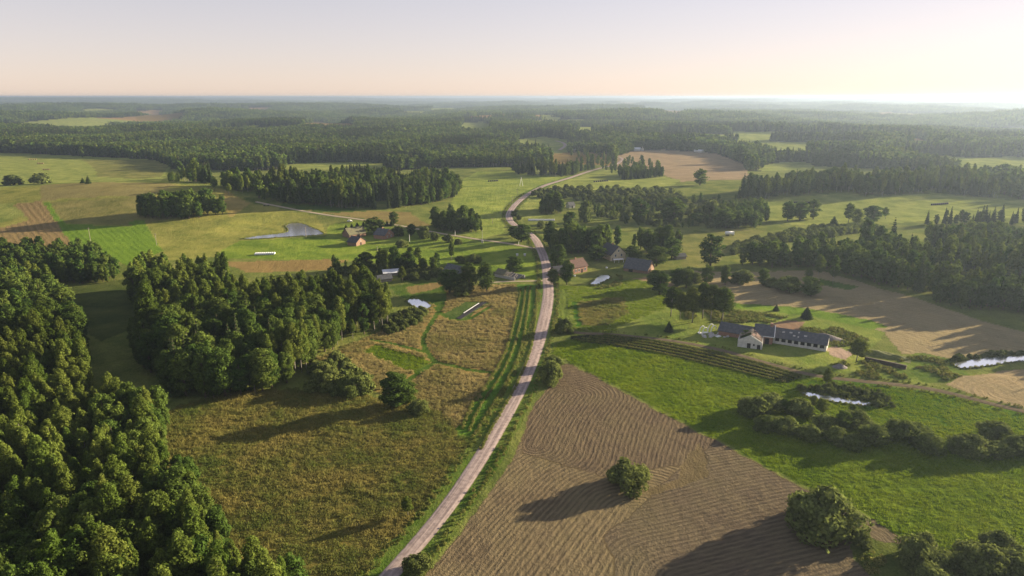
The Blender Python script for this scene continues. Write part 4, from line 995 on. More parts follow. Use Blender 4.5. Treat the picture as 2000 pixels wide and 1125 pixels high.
def frame_from(A, B, depth):
    a = np.array(U(A)); b = np.array(U(B)); v = b - a; Lg = float(np.linalg.norm(v)); rz = math.atan2(v[1], v[0])
    c = a + v / 2; z = float(min(h(a[0], a[1]), h(b[0], b[1]), h(c[0] - math.sin(rz) * depth, c[1] + math.cos(rz) * depth)))
    return (a[0], a[1], z), rz, Lg
def gable(name, label, A, B, depth, wh, rh, wall, roof, ridge='x', ov=.5, wins=(), doors=(), chim=None, cat='building', group=None, sidewins=()):
    loc, rz, Lg = frame_from(A, B, depth)
    t = thing(name, label, cat, loc, rz, group)
    m = MB(); D = depth; th = .18
    if ridge == 'x':
        m.extrude([(0, -.8), (D, -.8), (D, wh), (D / 2, wh + rh), (0, wh)], 0, Lg, 'x'); m.build('wall', M[wall], t)
        r = MB(); k = rh / (D / 2)
        for s in (0, 1):
            ya, yb = (-ov, D / 2) if s == 0 else (D + ov, D / 2)
            za = wh - ov * k + .04; zb = wh + rh + .04
            r.extrude([(ya, za), (yb, zb), (yb, zb + th), (ya, za + th)], -ov, Lg + ov, 'x')
    else:
        m.extrude([(0, -.8), (Lg, -.8), (Lg, wh), (Lg / 2, wh + rh), (0, wh)], 0, D, 'y'); m.build('wall', M[wall], t)
        r = MB(); k = rh / (Lg / 2)
        for s in (0, 1):
            xa, xb = (-ov, Lg / 2) if s == 0 else (Lg + ov, Lg / 2)
            za = wh - ov * k + .04; zb = wh + rh + .04
            r.extrude([(xa, za), (xb, zb), (xb, zb + th), (xa, za + th)], -ov, D + ov, 'y')
    ro = r.build('roof', M[roof], t)
    for (fx, z0, ww, hh) in wins:
        x0 = fx * Lg - ww / 2
        q = MB(); q.box(x0 - .1, x0 + ww + .1, -.06, .05, z0 - .1, z0 + hh + .1); wo = q.build('window', M['paint'], t)
        q = MB(); q.box(x0, x0 + ww / 2 - .04, -.09, -.05, z0, z0 + hh); q.build('pane', M['glass'], wo)
        q = MB(); q.box(x0 + ww / 2 + .04, x0 + ww, -.09, -.05, z0, z0 + hh); q.build('pane', M['glass'], wo)
    for (fx, ww, hh) in doors:
        x0 = fx * Lg - ww / 2; q = MB(); q.box(x0, x0 + ww, -.08, .05, .0, hh); q.build('door', M['dark'] if wall != 'cream' else M['wood'], t)
    for (fy, z0, ww, hh) in sidewins:
        y0 = fy * D - ww / 2; q = MB(); q.box(Lg - .05, Lg + .06, y0, y0 + ww, z0, z0 + hh); wo = q.build('window', M['paint'], t)
        q = MB(); q.box(Lg + .05, Lg + .09, y0 + .1, y0 + ww - .1, z0 + .1, z0 + hh - .1); q.build('pane', M['glass'], wo)
    if chim:
        cx, cy = chim[0] * Lg, chim[1] * D; q = MB(); q.box(cx - .4, cx + .4, cy - .4, cy + .4, wh + rh * .3, wh + rh + 1.0); q.build('chimney', M['brick'], ro)
    return t
gable('log_barn', 'long log barn with mossy roof behind the small log shed', (683,466), (715,461), 9, 3.0, 4.2, 'log', 'moss', doors=((.55, 2.4, 2.3),))
gable('log_shed', 'small log shed with dark roof and sunlit gable', (696,481), (714,476), 8, 2.6, 3.2, 'log', 'darkroof', 'y', wins=((.5, 2.8, .7, .7),), doors=((.5, 1.3, 2.0),))
gable('log_house', 'log house with blue-grey roof and pinkish gable beside the spreading tree', (751,468), (770,462), 10, 3.0, 3.8, 'brick', 'slate', 'y', wins=((.3, 1.0, .9, 1.1), (.7, 1.0, .9, 1.1), (.5, 3.6, .8, .9)), chim=(.5, .6))
gable('dark_house', 'dark-roofed house half hidden behind the tree belt', (866,537), (899,545), 8, 2.6, 3.6, 'log', 'slate', wins=((.4, 1., .9, 1.1), (.7, 1., .9, 1.1)))
gable('garden_shed', 'low dark-roofed shed beside the birch wood', (740,552), (766,549), 6, 1.8, 1.6, 'wood', 'slate')
gable('white_shed', 'pale sheet-roofed shed behind the low dark shed', (750,540), (781,537), 7, 1.8, 1.3, 'wood', 'sheetroof')
gable('brick_house', 'brick house with rusty red roof beside the road', (1119,536), (1147,530), 9, 3.9, 3.6, 'brick', 'redroof', wins=((.2, 1.2, 1.0, 1.3), (.42, 1.2, 1.0, 1.3), (.85, 1.2, 1.0, 1.3)), doors=((.63, 1.2, 2.2),), chim=(.5, .5))
gable('dark_annex', 'dark slate-roofed shed adjoining the brick house', (1086,541), (1116,538), 8, 2.4, 3.0, 'log', 'darkroof')
gable('cream_house', 'cream gabled house with dark roof among the farm trees', (1193,510), (1222,507), 14, 4.0, 5.0, 'cream', 'darkroof', 'y', wins=((.3, 2.6, 1.1, 1.5), (.7, 2.6, 1.1, 1.5), (.5, 5.6, 1.0, 1.2)), doors=((.12, 1.1, 2.1),), chim=(.5, .5))
q = MB(); q.box(0, 7, -3.2, -.3, 0, 1.1); cl, crz, cLg = frame_from((1197,512), (1216,511), 2)
pt = thing('porch', 'white porch canopy at the foot of the cream gable', 'porch', cl, crz); q = MB(); q.box(0, cLg, -2.0, .2, 1.9, 2.1); q.build('roof', M['paint'], pt)
for fx in (.03, .5, .97): q = MB(); q.box(fx * cLg - .08, fx * cLg + .08, -1.9, -1.74, -.2, 1.9); q.build('post', M['paint'], pt)
gable('dark_barn', 'wide barn with dark slate roof before the cream house', (1218,529), (1264,535), 11, 2.2, 5.0, 'log', 'slate', doors=((.3, 2.6, 2.0),))
gable('blue_shed', 'small grey shed in the garden by the dark tree', (1322,507), (1340,506), 5, 2.0, 1.4, 'wood', 'slate')
gable('white_cottage', 'little white cottage behind the round copse', (1112,407), (1123,406), 6, 2.6, 2.6, 'white', 'slate', doors=((.55, 1.1, 2.0),))
gable('far_farmhouse', 'brown-roofed farmhouse at the far wood edge', (752,322), (785,321), 10, 3.5, 4.5, 'log', 'moss')
gable('far_shed', 'white metal shed in the far wood gap', (801,325), (811,325), 9, 3.2, 2.0, 'sheetroof', 'sheetroof')
gable('far_grey_house', 'grey-roofed house by the far road bend', (1110,296), (1124,296), 10, 3.5, 4.0, 'wood', 'sheetroof')
gable('far_white_barn', 'low white barn beyond the reddish field', (1238,295), (1250,295), 10, 3.5, 3.0, 'white', 'sheetroof')
gable('far_white_house', 'small white house right of the low white barn', (1252,295), (1257,295), 8, 4.0, 4.0, 'white', 'slate', 'y')
gable('far_low_barn', 'long pale barn under the wood beyond the reddish field', (1355,297), (1370,298), 10, 3.0, 2.0, 'white', 'sheetroof')
# ruined farm
loc, rz, Lg = frame_from((1509,670), (1613,687), 10)
t = thing('slate_barn', 'long derelict barn with slate roof and white window piers', 'barn', loc, rz)
D, wh, rh = 10., 2.9, 2.5
q = MB(); q.extrude([(.35, -.8), (D, -.8), (D, wh), (D / 2, wh + rh), (.35, wh + .1)], .25, Lg - .25, 'x'); q.build('interior_shade', M['dark'], t)  # solid core behind the piers, interior shade put into its near-black colour
q = MB(); q.box(0, Lg, 0, .34, -.8, 1.05); q.build('sill_wall', M['white'], t)
for i in range(9):
    x0 = i * (Lg - .8) / 8; q = MB(); q.box(x0, x0 + .8, -.04, .34, 1.05, wh); q.build('pier', M['white'], t)
for x0 in (-.1, Lg - .24):
    q = MB(); q.extrude([(.35, -.8), (D, -.8), (D, wh), (D / 2, wh + rh), (.35, wh)], x0, x0 + .34, 'x'); q.build('gable_wall', M['white'], t)
r = MB(); k = rh / (D / 2)
for ya in (-.6, D + .6): r.extrude([(ya, wh - .6 * k + .05), (D / 2, wh + rh + .05), (D / 2, wh + rh + .23), (ya, wh - .6 * k + .23)], -.4, Lg + .4, 'x')
ro = r.build('roof', M['slate'], t)
for i in range(7):
    x0 = random.uniform(.1, .9) * Lg; y0 = random.uniform(.2, .8) * D / 2; z0 = wh + y0 * k + .24; w0 = random.uniform(.5, 1.2)
    q = MB(); q.add([(x0, y0, z0), (x0 + w0, y0, z0), (x0 + w0, y0 + .7, z0 + .7 * k), (x0, y0 + .7, z0 + .7 * k), (x0, y0, z0 + .03), (x0 + w0, y0, z0 + .03), (x0 + w0, y0 + .7, z0 + .7 * k + .03), (x0, y0 + .7, z0 + .7 * k + .03)], [(0,3,2,1),(4,5,6,7),(0,1,5,4),(1,2,6,5),(2,3,7,6),(3,0,4,7)])
    q.build('patch_sheet', M['grey'], ro)
gable('slate_wing', 'left slate-roofed wing of the ruined farm', (1403,654), (1464,664), 9, 2.2, 2.4, 'brick', 'slate')
bb = gable('brick_block', 'tall brick block with white ridge in the ruined farm', (1473,669), (1508,673), 12, 3.6, 2.8, 'brick', 'slate', doors=((.7, 1.6, 2.6),))
loc, rz, Lg = frame_from((1473,669), (1508,673), 12)
q = MB(); q.box(-.5, Lg + .5, -.72, -.5, 3.25, 3.5); q.build('eave_strip', M['paint'], bb)
q = MB(); q.extrude([(-.5, 3.3), (6, 6.45), (6, 6.75), (-.5, 3.6)], Lg + .5, Lg + .75, 'x'); q.build('verge_strip', M['paint'], bb)
q = MB(); q.box(Lg * .8, Lg * .8 + 1.1, 5, 6.1, 5, 7.6); q.build('chimney', M['brick'], bb)
# white roofless house
loc, rz, Lg = frame_from((1440,677), (1488,683), 9)
t = thing('ruined_house', 'white roofless gabled house with broken rusty rafters', 'house', loc, rz); D = 9.; wh, rh = 3.0, 2.6
def holed_gable(x0, x1):
    q = MB(); q.extrude([(0, -.8), (Lg, -.8), (Lg, wh), (Lg / 2, wh + rh), (0, wh)], x0, x1, 'y'); return q
holed_gable(0, .35).build('gable_wall', M['white'], t); holed_gable(D - .35, D).build('gable_wall', M['white'], t)
for x0 in (0, Lg - .35): q = MB(); q.box(x0, x0 + .35, .36, D - .36, -.8, wh); q.build('side_wall', M['white'], t)
for fx, z0, ww, hh in ((.46, 0, 1.4, 2.1), (.66, 1.2, .7, .8), (.86, 0, 1.3, 1.9)):
    q = MB(); q.box(fx * Lg - ww / 2, fx * Lg + ww / 2, -.05, .1, z0, z0 + hh); q.build('doorway' if z0 == 0 else 'window', M['dark'], t)  # blocks on the uncut wall, shade of the openings put into their colour
k = rh / (Lg / 2)
for i in range(7):
    y0 = .5 + i * (D - 1.2) / 6
    for s in (0, 1):
        if s == 0 and i in (0, 1, 2): continue
        xa, xb = (0, Lg / 2) if s == 0 else (Lg, Lg / 2)
        q = MB(); q.extrude([(xa, wh), (xb, wh + rh), (xb, wh + rh + .2), (xa, wh + .2)], y0, y0 + .18, 'y'); q.build('rafter', M['wood'], t)
for i in range(9):
    xa = Lg / 2 + (Lg / 2) * random.uniform(.05, .75); y0 = random.uniform(.4, D - 2); w0 = random.uniform(.8, 1.6); z0 = wh + rh - (xa - Lg / 2) * k + .22 + i * .01
    q = MB(); q.extrude([(xa, z0), (xa + w0, z0 - w0 * k), (xa + w0, z0 - w0 * k + .06), (xa, z0 + .06)], y0, y0 + random.uniform(1, 1.8), 'y'); q.build('roof_sheet', M['redroof'], t)
# concrete arches and rubble
for px_, lab in (((1371,655), 'left white concrete arch rib at the ruined farm'), ((1388,651), 'right white concrete arch rib at the ruined farm')):
    X, Y = U(px_); t = thing('concrete_arch', lab, 'arch', (X, Y, float(h(X, Y))), .3, 'concrete arches')
    q = MB(); q.tube([(0, 0, -.3), (.1, 0, 1.5), (.5, 0, 2.7), (1.2, 0, 3.4), (2.0, 0, 3.3), (2.5, 0, 2.5), (2.6, 0, 1.7)], [.2] * 7, 6); q.build('rib', M['paint'], t)
    q = MB(); q.tube([(0, 2.2, -.3), (.1, 2.2, 1.5), (.5, 2.2, 2.7), (1.2, 2.2, 3.4), (2.0, 2.2, 3.3), (2.5, 2.2, 2.5)], [.2] * 6, 6); q.build('rib', M['paint'], t)
for i in range(16):
    X, Y = U((random.uniform(1362, 1422), random.uniform(650, 659)))
    q = MB(); a, b_, c_ = random.uniform(.5, 1.8), random.uniform(.4, 1.1), random.uniform(.2, .7)
    q.add([(-a,-b_,0),(a,-b_*.7,0),(a*.8,b_,0),(-a,b_*.8,0),(-a*.8,-b_*.8,c_),(a*.7,-b_*.6,c_*1.2),(a*.6,b_*.7,c_),(-a*.9,b_*.6,c_*.8)], [(0,3,2,1),(4,5,6,7),(0,1,5,4),(1,2,6,5),(2,3,7,6),(3,0,4,7)])
    o = q.build('rubble_slab', M['grey'] if i % 3 else M['paint']); o.location = (X, Y, float(h(X, Y)) - .05); o.rotation_euler = (random.uniform(-.2, .2), random.uniform(-.2, .2), random.uniform(0, 6)); tag(o, 'broken concrete slab in the rubble below the arches', 'rubble', 'rubble slabs below the arches')
def heap(name, lab, px_, lx, ly, hz, mat, rz, cat='heap', seed=0):
    X, Y = U(px_); n = 28; g = np.linspace(-1, 1, n); a, b_ = np.meshgrid(g, g, indexing='ij')
    rr = np.sqrt(a * a + b_ * b_); z = hz * np.clip(1 - rr ** 1.6, -.1, 1) ** 1.0 * (1 + .3 * vnoise(a * 3 + seed, b_ * 3, 5)) if True else 0
    z = np.where(rr > 1, -.15, z)
    ii = np.arange(n * n).reshape(n, n); qd = np.stack([ii[:-1, :-1], ii[1:, :-1], ii[1:, 1:], ii[:-1, 1:]], -1).reshape(-1, 4)
    me = mesh_np(name, np.stack([a.ravel() * lx, b_.ravel() * ly, z.ravel()], -1), qd, [M[mat]], smooth=True)
    o = link(name, me, None, (X, Y, float(h(X, Y)) - .1)); o.rotation_euler = (0, 0, rz); return tag(o, lab, cat)
heap('gravel_heap', 'long dark gravel heap behind the slate barn', (1606,661), 10, 4, 2.0, 'gravel', -.35, seed=1)
heap('gravel_heap', 'small gravel heap beside the dirt track', (1640,717), 3, 2.2, 1.3, 'gravel', 0, seed=2)
heap('earth_bank', 'grassy earth bank above the dark silage pit', (1712,692), 12, 3.5, 1.7, 'bank', -.5, 'bank', 3)
loc, rz, Lg = frame_from((1687,705), (1768,723), 3)
q = MB(); q.extrude([(0, -.6), (2.4, -.6), (2.6, 1.3), (1.4, 1.5)], 0, Lg, 'x'); o = q.build('pit_wall', M['earth']); o.location = loc; o.rotation_euler = (0, 0, rz); tag(o, 'dark sloping wall of the old silage pit', 'wall')
# collapsed barn
loc, rz, Lg = frame_from((966,540), (1010,549), 8)
t = thing('collapsed_barn', 'collapsed grey barn with broken roof under the round tree', 'barn', loc, rz); 
q = MB(); q.box(0, Lg * .9, 0, .3, -.6, 1.7); q.build('front_wall', M['grey'], t); q = MB(); q.box(0, .3, .31, 7, -.6, 2.4); q.build('side_wall', M['grey'], t); q = MB(); q.box(0, Lg, 7.01, 7.3, -.6, 2.0); q.build('rear_wall', M['grey'], t)
q = MB(); q.extrude([(-.4, 1.75), (3.6, 4.2), (3.6, 4.36), (-.4, 1.9)], -.3, Lg * .42, 'x'); q.build('roof_slab', M['moss'], t)
q = MB(); q.extrude([(1.2, .5), (6.6, 2.0), (6.6, 2.16), (1.2, .66)], Lg * .5, Lg * .95, 'x'); q.build('roof_slab', M['slate'], t)
for i in range(8):
    x0 = Lg * (.42 + .07 * i); q = MB(); q.tube([(x0, random.uniform(.2, 1), random.uniform(1, 2)), (x0 + random.uniform(-1, 1), 3.5, random.uniform(2.4, 4.2))], [.1, .1], 5); q.build('rafter', M['wood'], t)

# ------------------------------------------------------------------ wrapped bales, trailer, boxes, poles
def cyl_mesh(name, r, w_, mat, n=14):
    q = MB(); q.tube([(-w_ / 2, 0, r), (-w_ / 2 + .08, 0, r), (w_ / 2 - .08, 0, r), (w_ / 2, 0, r)], [r * .86, r, r, r * .86], n); return q.mesh(name, mat, False)
BW = cyl_mesh('bale', .68, 1.25, M['film']); BD = cyl_mesh('bale', .75, 1.3, M['blackfilm']); BH = cyl_mesh('bale', .7, 1.3, M['hay'])
def bale_row(a, b_, n, me, lab, grp, turn, rowoff=0, sc=1.0):
    a = np.array(U(a)); b_ = np.array(U(b_)); v = (b_ - a) / np.linalg.norm(b_ - a); nn = np.array([-v[1], v[0]])
    for i in range(n):
        p = a + (b_ - a) * (i / max(1, n - 1)) + nn * rowoff + nn * random.uniform(-.1, .1)
        o = link('bale', me, None, (p[0], p[1], float(h(p[0], p[1])) - .03)); o.rotation_euler = (0, 0, math.atan2(v[1], v[0]) + turn + random.uniform(-.06, .06)); o.scale = (sc, sc, sc)
        tag(o, lab, 'bale', grp)
bale_row((499,498), (535,497), 10, BW, 'white wrapped bale in the front row on the green slope', 'front row of white bales', math.pi / 2)
bale_row((499,498), (535,497), 10, BW, 'white wrapped bale in the rear row on the green slope', 'rear row of white bales', math.pi / 2, 1.45)
bale_row((1033,431), (1082,431), 18, BW, 'white wrapped bale in the long row by the road bend', 'long row of white bales', math.pi / 2, sc=1.05)
bale_row((1552,397), (1580,397), 8, BD, 'dark wrapped bale stacked beside the wood on pale pasture', 'dark bales on pale pasture', .3, sc=1.2)
bale_row((1820,401), (1850,399), 9, BD, 'dark wrapped bale in the far row on pale pasture', 'far dark bales', .3, sc=1.2)
bale_row((955,355), (971,354), 5, BD, 'dark bale on the green field above the road', 'dark bales on the road field', .3, sc=1.2)
bale_row((1161,356), (1186,354), 7, BD, 'dark bale in the field right of the road', 'dark bales right of the road', .3, sc=1.2)
for p1, p2 in (((57,312), (70,312)), ((74,320), (84,320)), ((85,332), (96,332))):
    bale_row(p1, p2, 4, BH, 'hay bale lying on the far green field', 'hay bales on the far green field', .4, sc=1.3)
X, Y = U((1424,460)); t = thing('tank_trailer', 'white tank trailer parked on the rough pasture', 'trailer', (X, Y, float(h(X, Y))), .1)
q = MB(); q.tube([(-3, 0, 2.0), (-2.8, 0, 2.0), (2.0, 0, 2.0), (2.2, 0, 2.0)], [1.0, 1.25, 1.25, 1.0], 14); q.build('tank', M['paint'], t, True)
q = MB(); q.box(1.7, 3.6, -1.1, 1.1, .9, 2.9); q.build('cab', M['paint'], t); q = MB(); q.box(3.58, 3.64, -.9, .9, 1.9, 2.7); q.build('windscreen', M['glass'], t)
for xx in (-2, -.9, 2.6):
    for yy in (-1, 1): q = MB(); q.tube([(xx, yy - .15, .5), (xx, yy + .15, .5)], [.5, .5], 10); q.build('wheel', M['dark'], t)
X, Y = U((520,402)); 
t = thing('farm_trailer', 'flat trailer parked on grass by the lane end', 'trailer', (X, Y, float(h(X, Y))), .2)
q = MB(); q.box(-2.5, 2.5, -1, 1, .8, 1.0); q.build('bed', M['wood'], t); q = MB(); q.box(2.3, 2.5, -1, 1, 1.0, 1.9); q.build('headboard', M['wood'], t)
for xx in (-1.6, 1.6): 
    for yy in (-.9, .9): q = MB(); q.tube([(xx, yy - .1, .4), (xx, yy + .1, .4)], [.4, .4], 10); q.build('wheel', M['dark'], t)
X, Y = U((683,433)); t = thing('parked_car', 'small pale car parked beside the lane', 'car', (X, Y, float(h(X, Y))), .1)
q = MB(); q.extrude([(-2, .35), (2, .35), (2, .8), (1.2, .9), (.7, 1.4), (-1.1, 1.42), (-1.7, .95), (-2, .9)], -.8, .8, 'y'); q.build('body', M['paint'], t); q = MB(); q.extrude([(.75, .95), (1.1, .95), (.68, 1.33), (-1.05, 1.35), (-1.5, .98)], -.815, .815, 'y'); q.build('window_band', M['glass'], t)
for xx in (-1.3, 1.3):
    for yy in (-.78, .78): q = MB(); q.tube([(xx, yy - .1, .32), (xx, yy + .1, .32)], [.32, .32], 10); q.build('wheel', M['dark'], t)
for px_, lab in (((1010,500), 'left white hive box on the green by the junction'), ((1025,500), 'right white hive box on the green by the junction')):
    X, Y = U(px_); t = thing('hive_box', lab, 'box', (X, Y, float(h(X, Y)))); q = MB(); q.box(-.7, .7, -.6, .6, .2, 1.3); q.build('body', M['white'], t); q = MB(); q.box(-.8, .8, -.7, .7, 1.3, 1.42); q.build('lid', M['sheetroof'], t)
    q = MB(); q.box(-.6, .6, -.5, .5, -.1, .2); q.build('stand', M['wood'], t)
for px_, lab in (((1122,540), 'white bundle on the lawn before the brick house'), ((1185,524), 'white bundle near the dark barn'), ((836,545), 'white sheet left on the garden grass')):
    X, Y = U(px_); o = link('wrapped_bundle', BW, None, (X, Y, float(h(X, Y)) - .05)); o.scale = (.9, .9, .7); tag(o, lab, 'bundle')
def pole(px_, hp, lab, mat='wood', arm=True, box=False, aframe=False):
    X, Y = U(px_); hh = hm(hp, X, Y); t = thing('utility_pole', lab, 'pole', (X, Y, float(h(X, Y))), random.uniform(-.3, .3), 'utility poles')
    if aframe:
        for s in (-1, 1): q = MB(); q.tube([(s * 1.8, 0, -.3), (0, 0, hh)], [.2, .14], 6); q.build('leg', M[mat], t)
    else: q = MB(); q.tube([(0, 0, -.4), (0, 0, hh)], [.17, .11], 7); q.build('post', M[mat], t)
    if arm: q = MB(); q.box(-.9, .9, -.06, .06, hh - .6, hh - .48); q.build('crossarm', M['wood'], t)
    if box: q = MB(); q.box(-.7, .7, -.6, .6, hh * .05, hh * .05 + 1.6); q.build('transformer_box', M['grey'], t)
pole((1018,363), 16, 'white A-shaped pole on the green road field', 'paint', True, False, True)
pole((1053,346), 8, 'wooden pole on the brow above the road field')
pole((1010,379), 10, 'wooden pole lower on the green road field'); pole((1001,397), 12, 'wooden pole near the road curve')
pole((977,420), 12, 'wooden pole by the shaded field corner'); pole((962,436), 10, 'wooden pole below the shaded field corner')
pole((942,475), 24, 'transformer pole beside the lane', 'grey', True, True); pole((800,472), 13, 'white post on the pasture before the log house', 'paint', False)
pole((889,460), 9, 'short white marker post along the lane', 'paint', False); pole((177,472), 26, 'thin pole standing in the green striped field'); pole((306,479), 22, 'thin pole right of the striped green field')
pole((598,464), 20, 'thin pole standing at the pond edge'); pole((1013,478), 6, 'little white road marker at the junction', 'paint', False); pole((737,490), 9, 'thin pole on the pasture below the log shed')
p_ = UP([(891,622),(900,623.5),(954,589),(945,587.5)]); q = MB(); zz = [float(h(a, b_)) for a, b_ in p_]
q.add([(a, b_, z_ + .02) for (a, b_), z_ in zip(p_, zz)] + [(a, b_, z_ + .16) for (a, b_), z_ in zip(p_, zz)], [(0,3,2,1),(4,5,6,7),(0,1,5,4),(1,2,6,5),(2,3,7,6),(3,0,4,7)]); o = q.build('plastic_sheet', M['blackfilm']); tag(o, 'long black plastic sheet over the vegetable bed', 'sheet')
p_ = UP([(905,611.5),(906.3,612),(936,592.5),(934.8,592.2)]); q = MB(); zz = [float(h(a, b_)) for a, b_ in p_]
q.add([(a, b_, z_ + .02) for (a, b_), z_ in zip(p_, zz)] + [(a, b_, z_ + .18) for (a, b_), z_ in zip(p_, zz)], [(0,3,2,1),(4,5,6,7),(0,1,5,4),(1,2,6,5),(2,3,7,6),(3,0,4,7)]); o = q.build('fleece_strip', M['film']); tag(o, 'narrow pale fleece strip beside the black sheet', 'sheet')
X, Y = 5100., 8600.; t = thing('radio_mast', 'thin radio mast on the hazy horizon', 'mast', (X, Y, float(h(X, Y))))
q = MB(); q.tube([(0, 0, 0), (0, 0, 60)], [.9, .5], 5); q.build('shaft', M['grey'], t)
for zz_ in (35, 48, 58): q = MB(); q.box(-2, 2, -2, 2, zz_, zz_ + .6); q.build('platform', M['grey'], t)

# ------------------------------------------------------------------ planted rows, weeds and grass
def tuft(seed, r, hh, n, s, mat, spreadr=1.0):
    rng = np.random.RandomState(seed); a = rng.uniform(0, 6.28, n); q = np.sqrt(rng.uniform(0, 1, n)) * r; z = hh * rng.uniform(.1, 1, n) * (1 - .5 * (q / r) ** 2)
    pos = np.stack([np.cos(a) * q, np.sin(a) * q, z], -1); nor = np.stack([np.cos(a), np.sin(a), rng.uniform(-.1, 1.0, n)], -1) + rng.normal(0, .4, (n, 3))
    v, f = quads_from(pos, nor, s * rng.uniform(.6, 1.2, n), rng, 1.3); return mesh_np('tuft', v, f, [M[mat]])
def grass_patch(seed, size, n, hh, w_, mat):
    rng = np.random.RandomState(seed); p = rng.uniform(-size / 2, size / 2, (n, 2)); a = rng.uniform(0, 6.28, n); lean = rng.normal(0, .35, (n, 2)) * hh; hv = hh * rng.uniform(.5, 1.2, n) * (.75 + .5 * vnoise(p[:, 0] * .9 + seed, p[:, 1] * .9, 3))
    dx = np.stack([np.cos(a), np.sin(a), a * 0], -1) * w_ / 2; b0 = np.stack([p[:, 0], p[:, 1], a * 0 - .03], -1); tp = np.stack([p[:, 0] + lean[:, 0], p[:, 1] + lean[:, 1], hv], -1)
    V = np.stack([b0 - dx, b0 + dx, tp + dx * .55, tp - dx * .55], 1).reshape(-1, 3); return mesh_np('grass', V, np.arange(n * 4).reshape(n, 4), [M[mat]])
def addproto(key, me):
    nm = 'shape_%03d' % len(order); order.append(key); IDX[key] = len(order) - 1; proto_col.objects.link(bpy.data.objects.new(nm, me))
for k in range(3): addproto(('tuft', k), tuft(k, .55, .85, 70, .15, 'weed'))
def scatter_line(line, step, jit, side=0.0):
    P = smooth_line(line, step); n = len(P); T = np.gradient(P, axis=0); T /= np.linalg.norm(T, axis=1)[:, None] + 1e-9
    return P + np.stack([T[:, 1], -T[:, 0]], -1) * side + rs.uniform(-jit, jit, (n, 2))
def plant(name, P, lo, hi, lab, cat, wfac=1.0):
    sc = rs.uniform(lo, hi, len(P)); instancer(name, np.stack([P[:, 0], P[:, 1], h(P[:, 0], P[:, 1])], -1), rs.uniform(0, 6.28, len(P)), np.stack([sc * wfac, sc * wfac, sc], -1), IDX['tuft', 0] + rs.randint(0, 3, len(P)), lab, cat)
ROWS = [[(1017,565),(1008,612),(990,680),(955,745),(922,790),(903,838)], [(1027,560),(1020,612),(1003,680),(975,740),(940,790),(916,842)], [(1036,560),(1030,612),(1018,680),(990,745),(960,795),(930,846)], [(1048,560),(1047,612),(1037,680),(1012,745),(985,795),(960,838),(938,878)]]
plant('planted_row', np.vstack([scatter_line(UP(r_), .55, .3) for r_ in ROWS]), .6, 1.15, 'low shrub rows planted in mown strips left of the road', 'crop rows')
L1 = UP([(1180,654),(1290,668),(1400,690),(1490,712),(1563,735)]); L5 = UP([(1122,663),(1215,676),(1310,694),(1430,722),(1533,747)])
plant('berry_row', np.vstack([scatter_line(L1 + (L5 - L1) * f_, .42, .1) for f_ in (0, .25, .5, .75, 1)]), .7, 1.1, 'dark berry bush rows between dirt track and bright field', 'crop rows', .8)
P = np.vstack([scatter_line(MAIN[:200:4], .6, .7, sd) for sd in (-4.6, -5.6, 4.6, 5.4)] + [scatter_line(TRACK[::4], .9, .6, sd) for sd in (-3.2, 3.2)])
P = P[rs.uniform(size=len(P)) < .6 + .4 * vnoise(P[:, 0] / 9, P[:, 1] / 9, 91)]
WP = []
for pp, hh, s_ in SCRUB:
    if hh > 1.3: continue
    poly = UP(pp); x, y = jgrid(poly[:, 0].min(), poly[:, 0].max(), poly[:, 1].min(), poly[:, 1].max(), 1.15, rng); k = inpoly(x, y, poly) & (vnoise(x / 6, y / 6, 97) > -.35); x = x[k]; y = y[k]; k = keep_mask(x, y); WP.append(np.stack([x[k], y[k]], -1))
plant('weed_patch', np.vstack(WP), .6, 1.5, 'rank sunlit weeds around the ruined farm and field corners', 'weeds', 1.2)
plant('pond_reeds', np.vstack([scatter_line(np.vstack([q_, q_[:1]]), .6, .5) for q_, lv in pond_world]), .5, 1.1, 'reeds and sedge fringing the pond banks', 'reeds')
plant('roadside_weeds', P, .4, 1.1, 'tall weeds growing along the road verges', 'weeds')
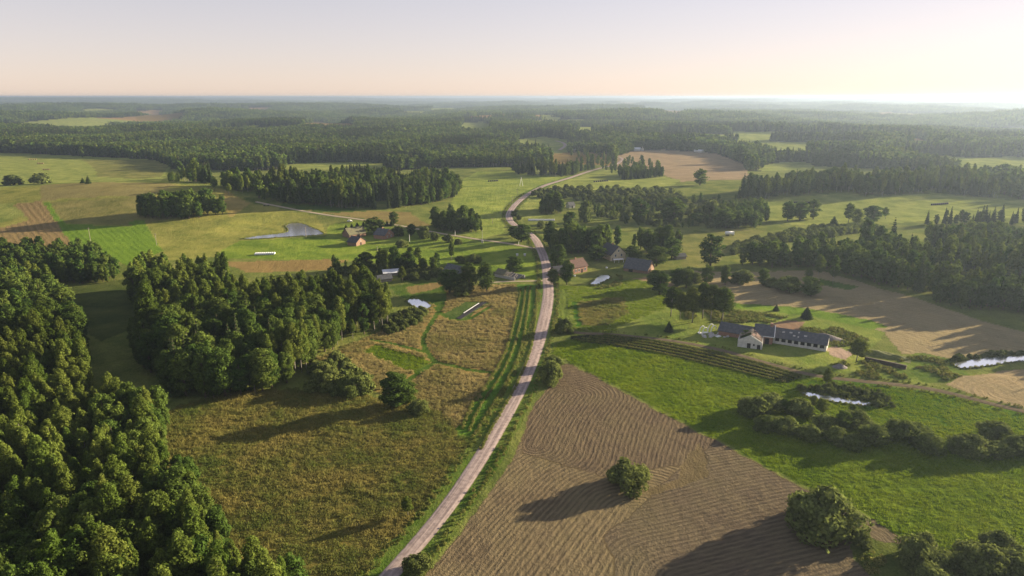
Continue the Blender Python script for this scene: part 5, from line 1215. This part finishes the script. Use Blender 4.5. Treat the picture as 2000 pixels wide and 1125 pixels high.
for k in range(3):
    addproto(('meadow', k), grass_patch(10 + k, 2.8, 130, .55, .15, 'meadow')); addproto(('dry', k), grass_patch(20 + k, 2.8, 130, .6, .15, 'dry')); addproto(('lush', k), grass_patch(30 + k, 2.8, 130, .26, .16, 'lush'))
first = {f_[0][0]: i for i, f_ in enumerate(FIELDS)}
def grow(name, starts, kind, lab, dmax=430):
    P = []
    for st in starts:
        i = first[st]; poly = FIELDPOLY[i]; x, y = jgrid(poly[:, 0].min(), poly[:, 0].max(), poly[:, 1].min(), poly[:, 1].max(), 2.3, rng)
        k = inpoly(x, y, poly) & inview(x, y, 15, 15) & (np.hypot(x, y) < dmax); x = x[k]; y = y[k]
        k = keep_mask(x, y, False)
        for j in range(i + 1, len(FIELDPOLY)): k &= ~inpoly(x, y, FIELDPOLY[j])
        for ln in MOWN: k &= segnear(x, y, smooth_line(ln, 3.)) > 2.2
        P.append(np.stack([x[k], y[k]], -1))
    P = np.vstack(P); n = len(P); s_ = rng.uniform(.75, 1.25, n) * (1 + .35 * vnoise(P[:, 0] / 7, P[:, 1] / 7, 95))
    instancer(name, np.stack([P[:, 0], P[:, 1], h(P[:, 0], P[:, 1])], -1), rng.uniform(0, 6.28, n), np.stack([np.ones(n), np.ones(n), s_], -1), IDX[kind, 0] + 3 * rng.randint(0, 3, n), lab, 'grass')
grow('meadow_grass', [(300,830), (1130,590)], 'meadow', 'tall mottled grass of the lower meadow and garden plot')
grow('dry_grass', [(620,700), (690,735)], 'dry', 'tall tan grass around the mown loop path')
grow('field_grass', [(708,688), (1078,690), (1600,738), (1080,560)], 'lush', 'short lush grass of the bright green field')

# ------------------------------------------------------------------ haze
hzm, nt = newmat('haze'); out = nd(nt, 'ShaderNodeOutputMaterial'); pv = nd(nt, 'ShaderNodeVolumePrincipled')
pv.inputs['Color'].default_value = (.35, .45, .61, 1); pv.inputs['Density'].default_value = 1.15e-4; pv.inputs['Anisotropy'].default_value = .45
nt.links.new(pv.outputs[0], out.inputs['Volume'])
q = MB(); q.box(-45000, 45000, -300, 50000, float(gz.min()) - 1, max(float(gz.max()) + 38, 106)); o = q.build('haze', hzm); tag(o, 'thin blue evening haze over the land', 'haze', kind='stuff')
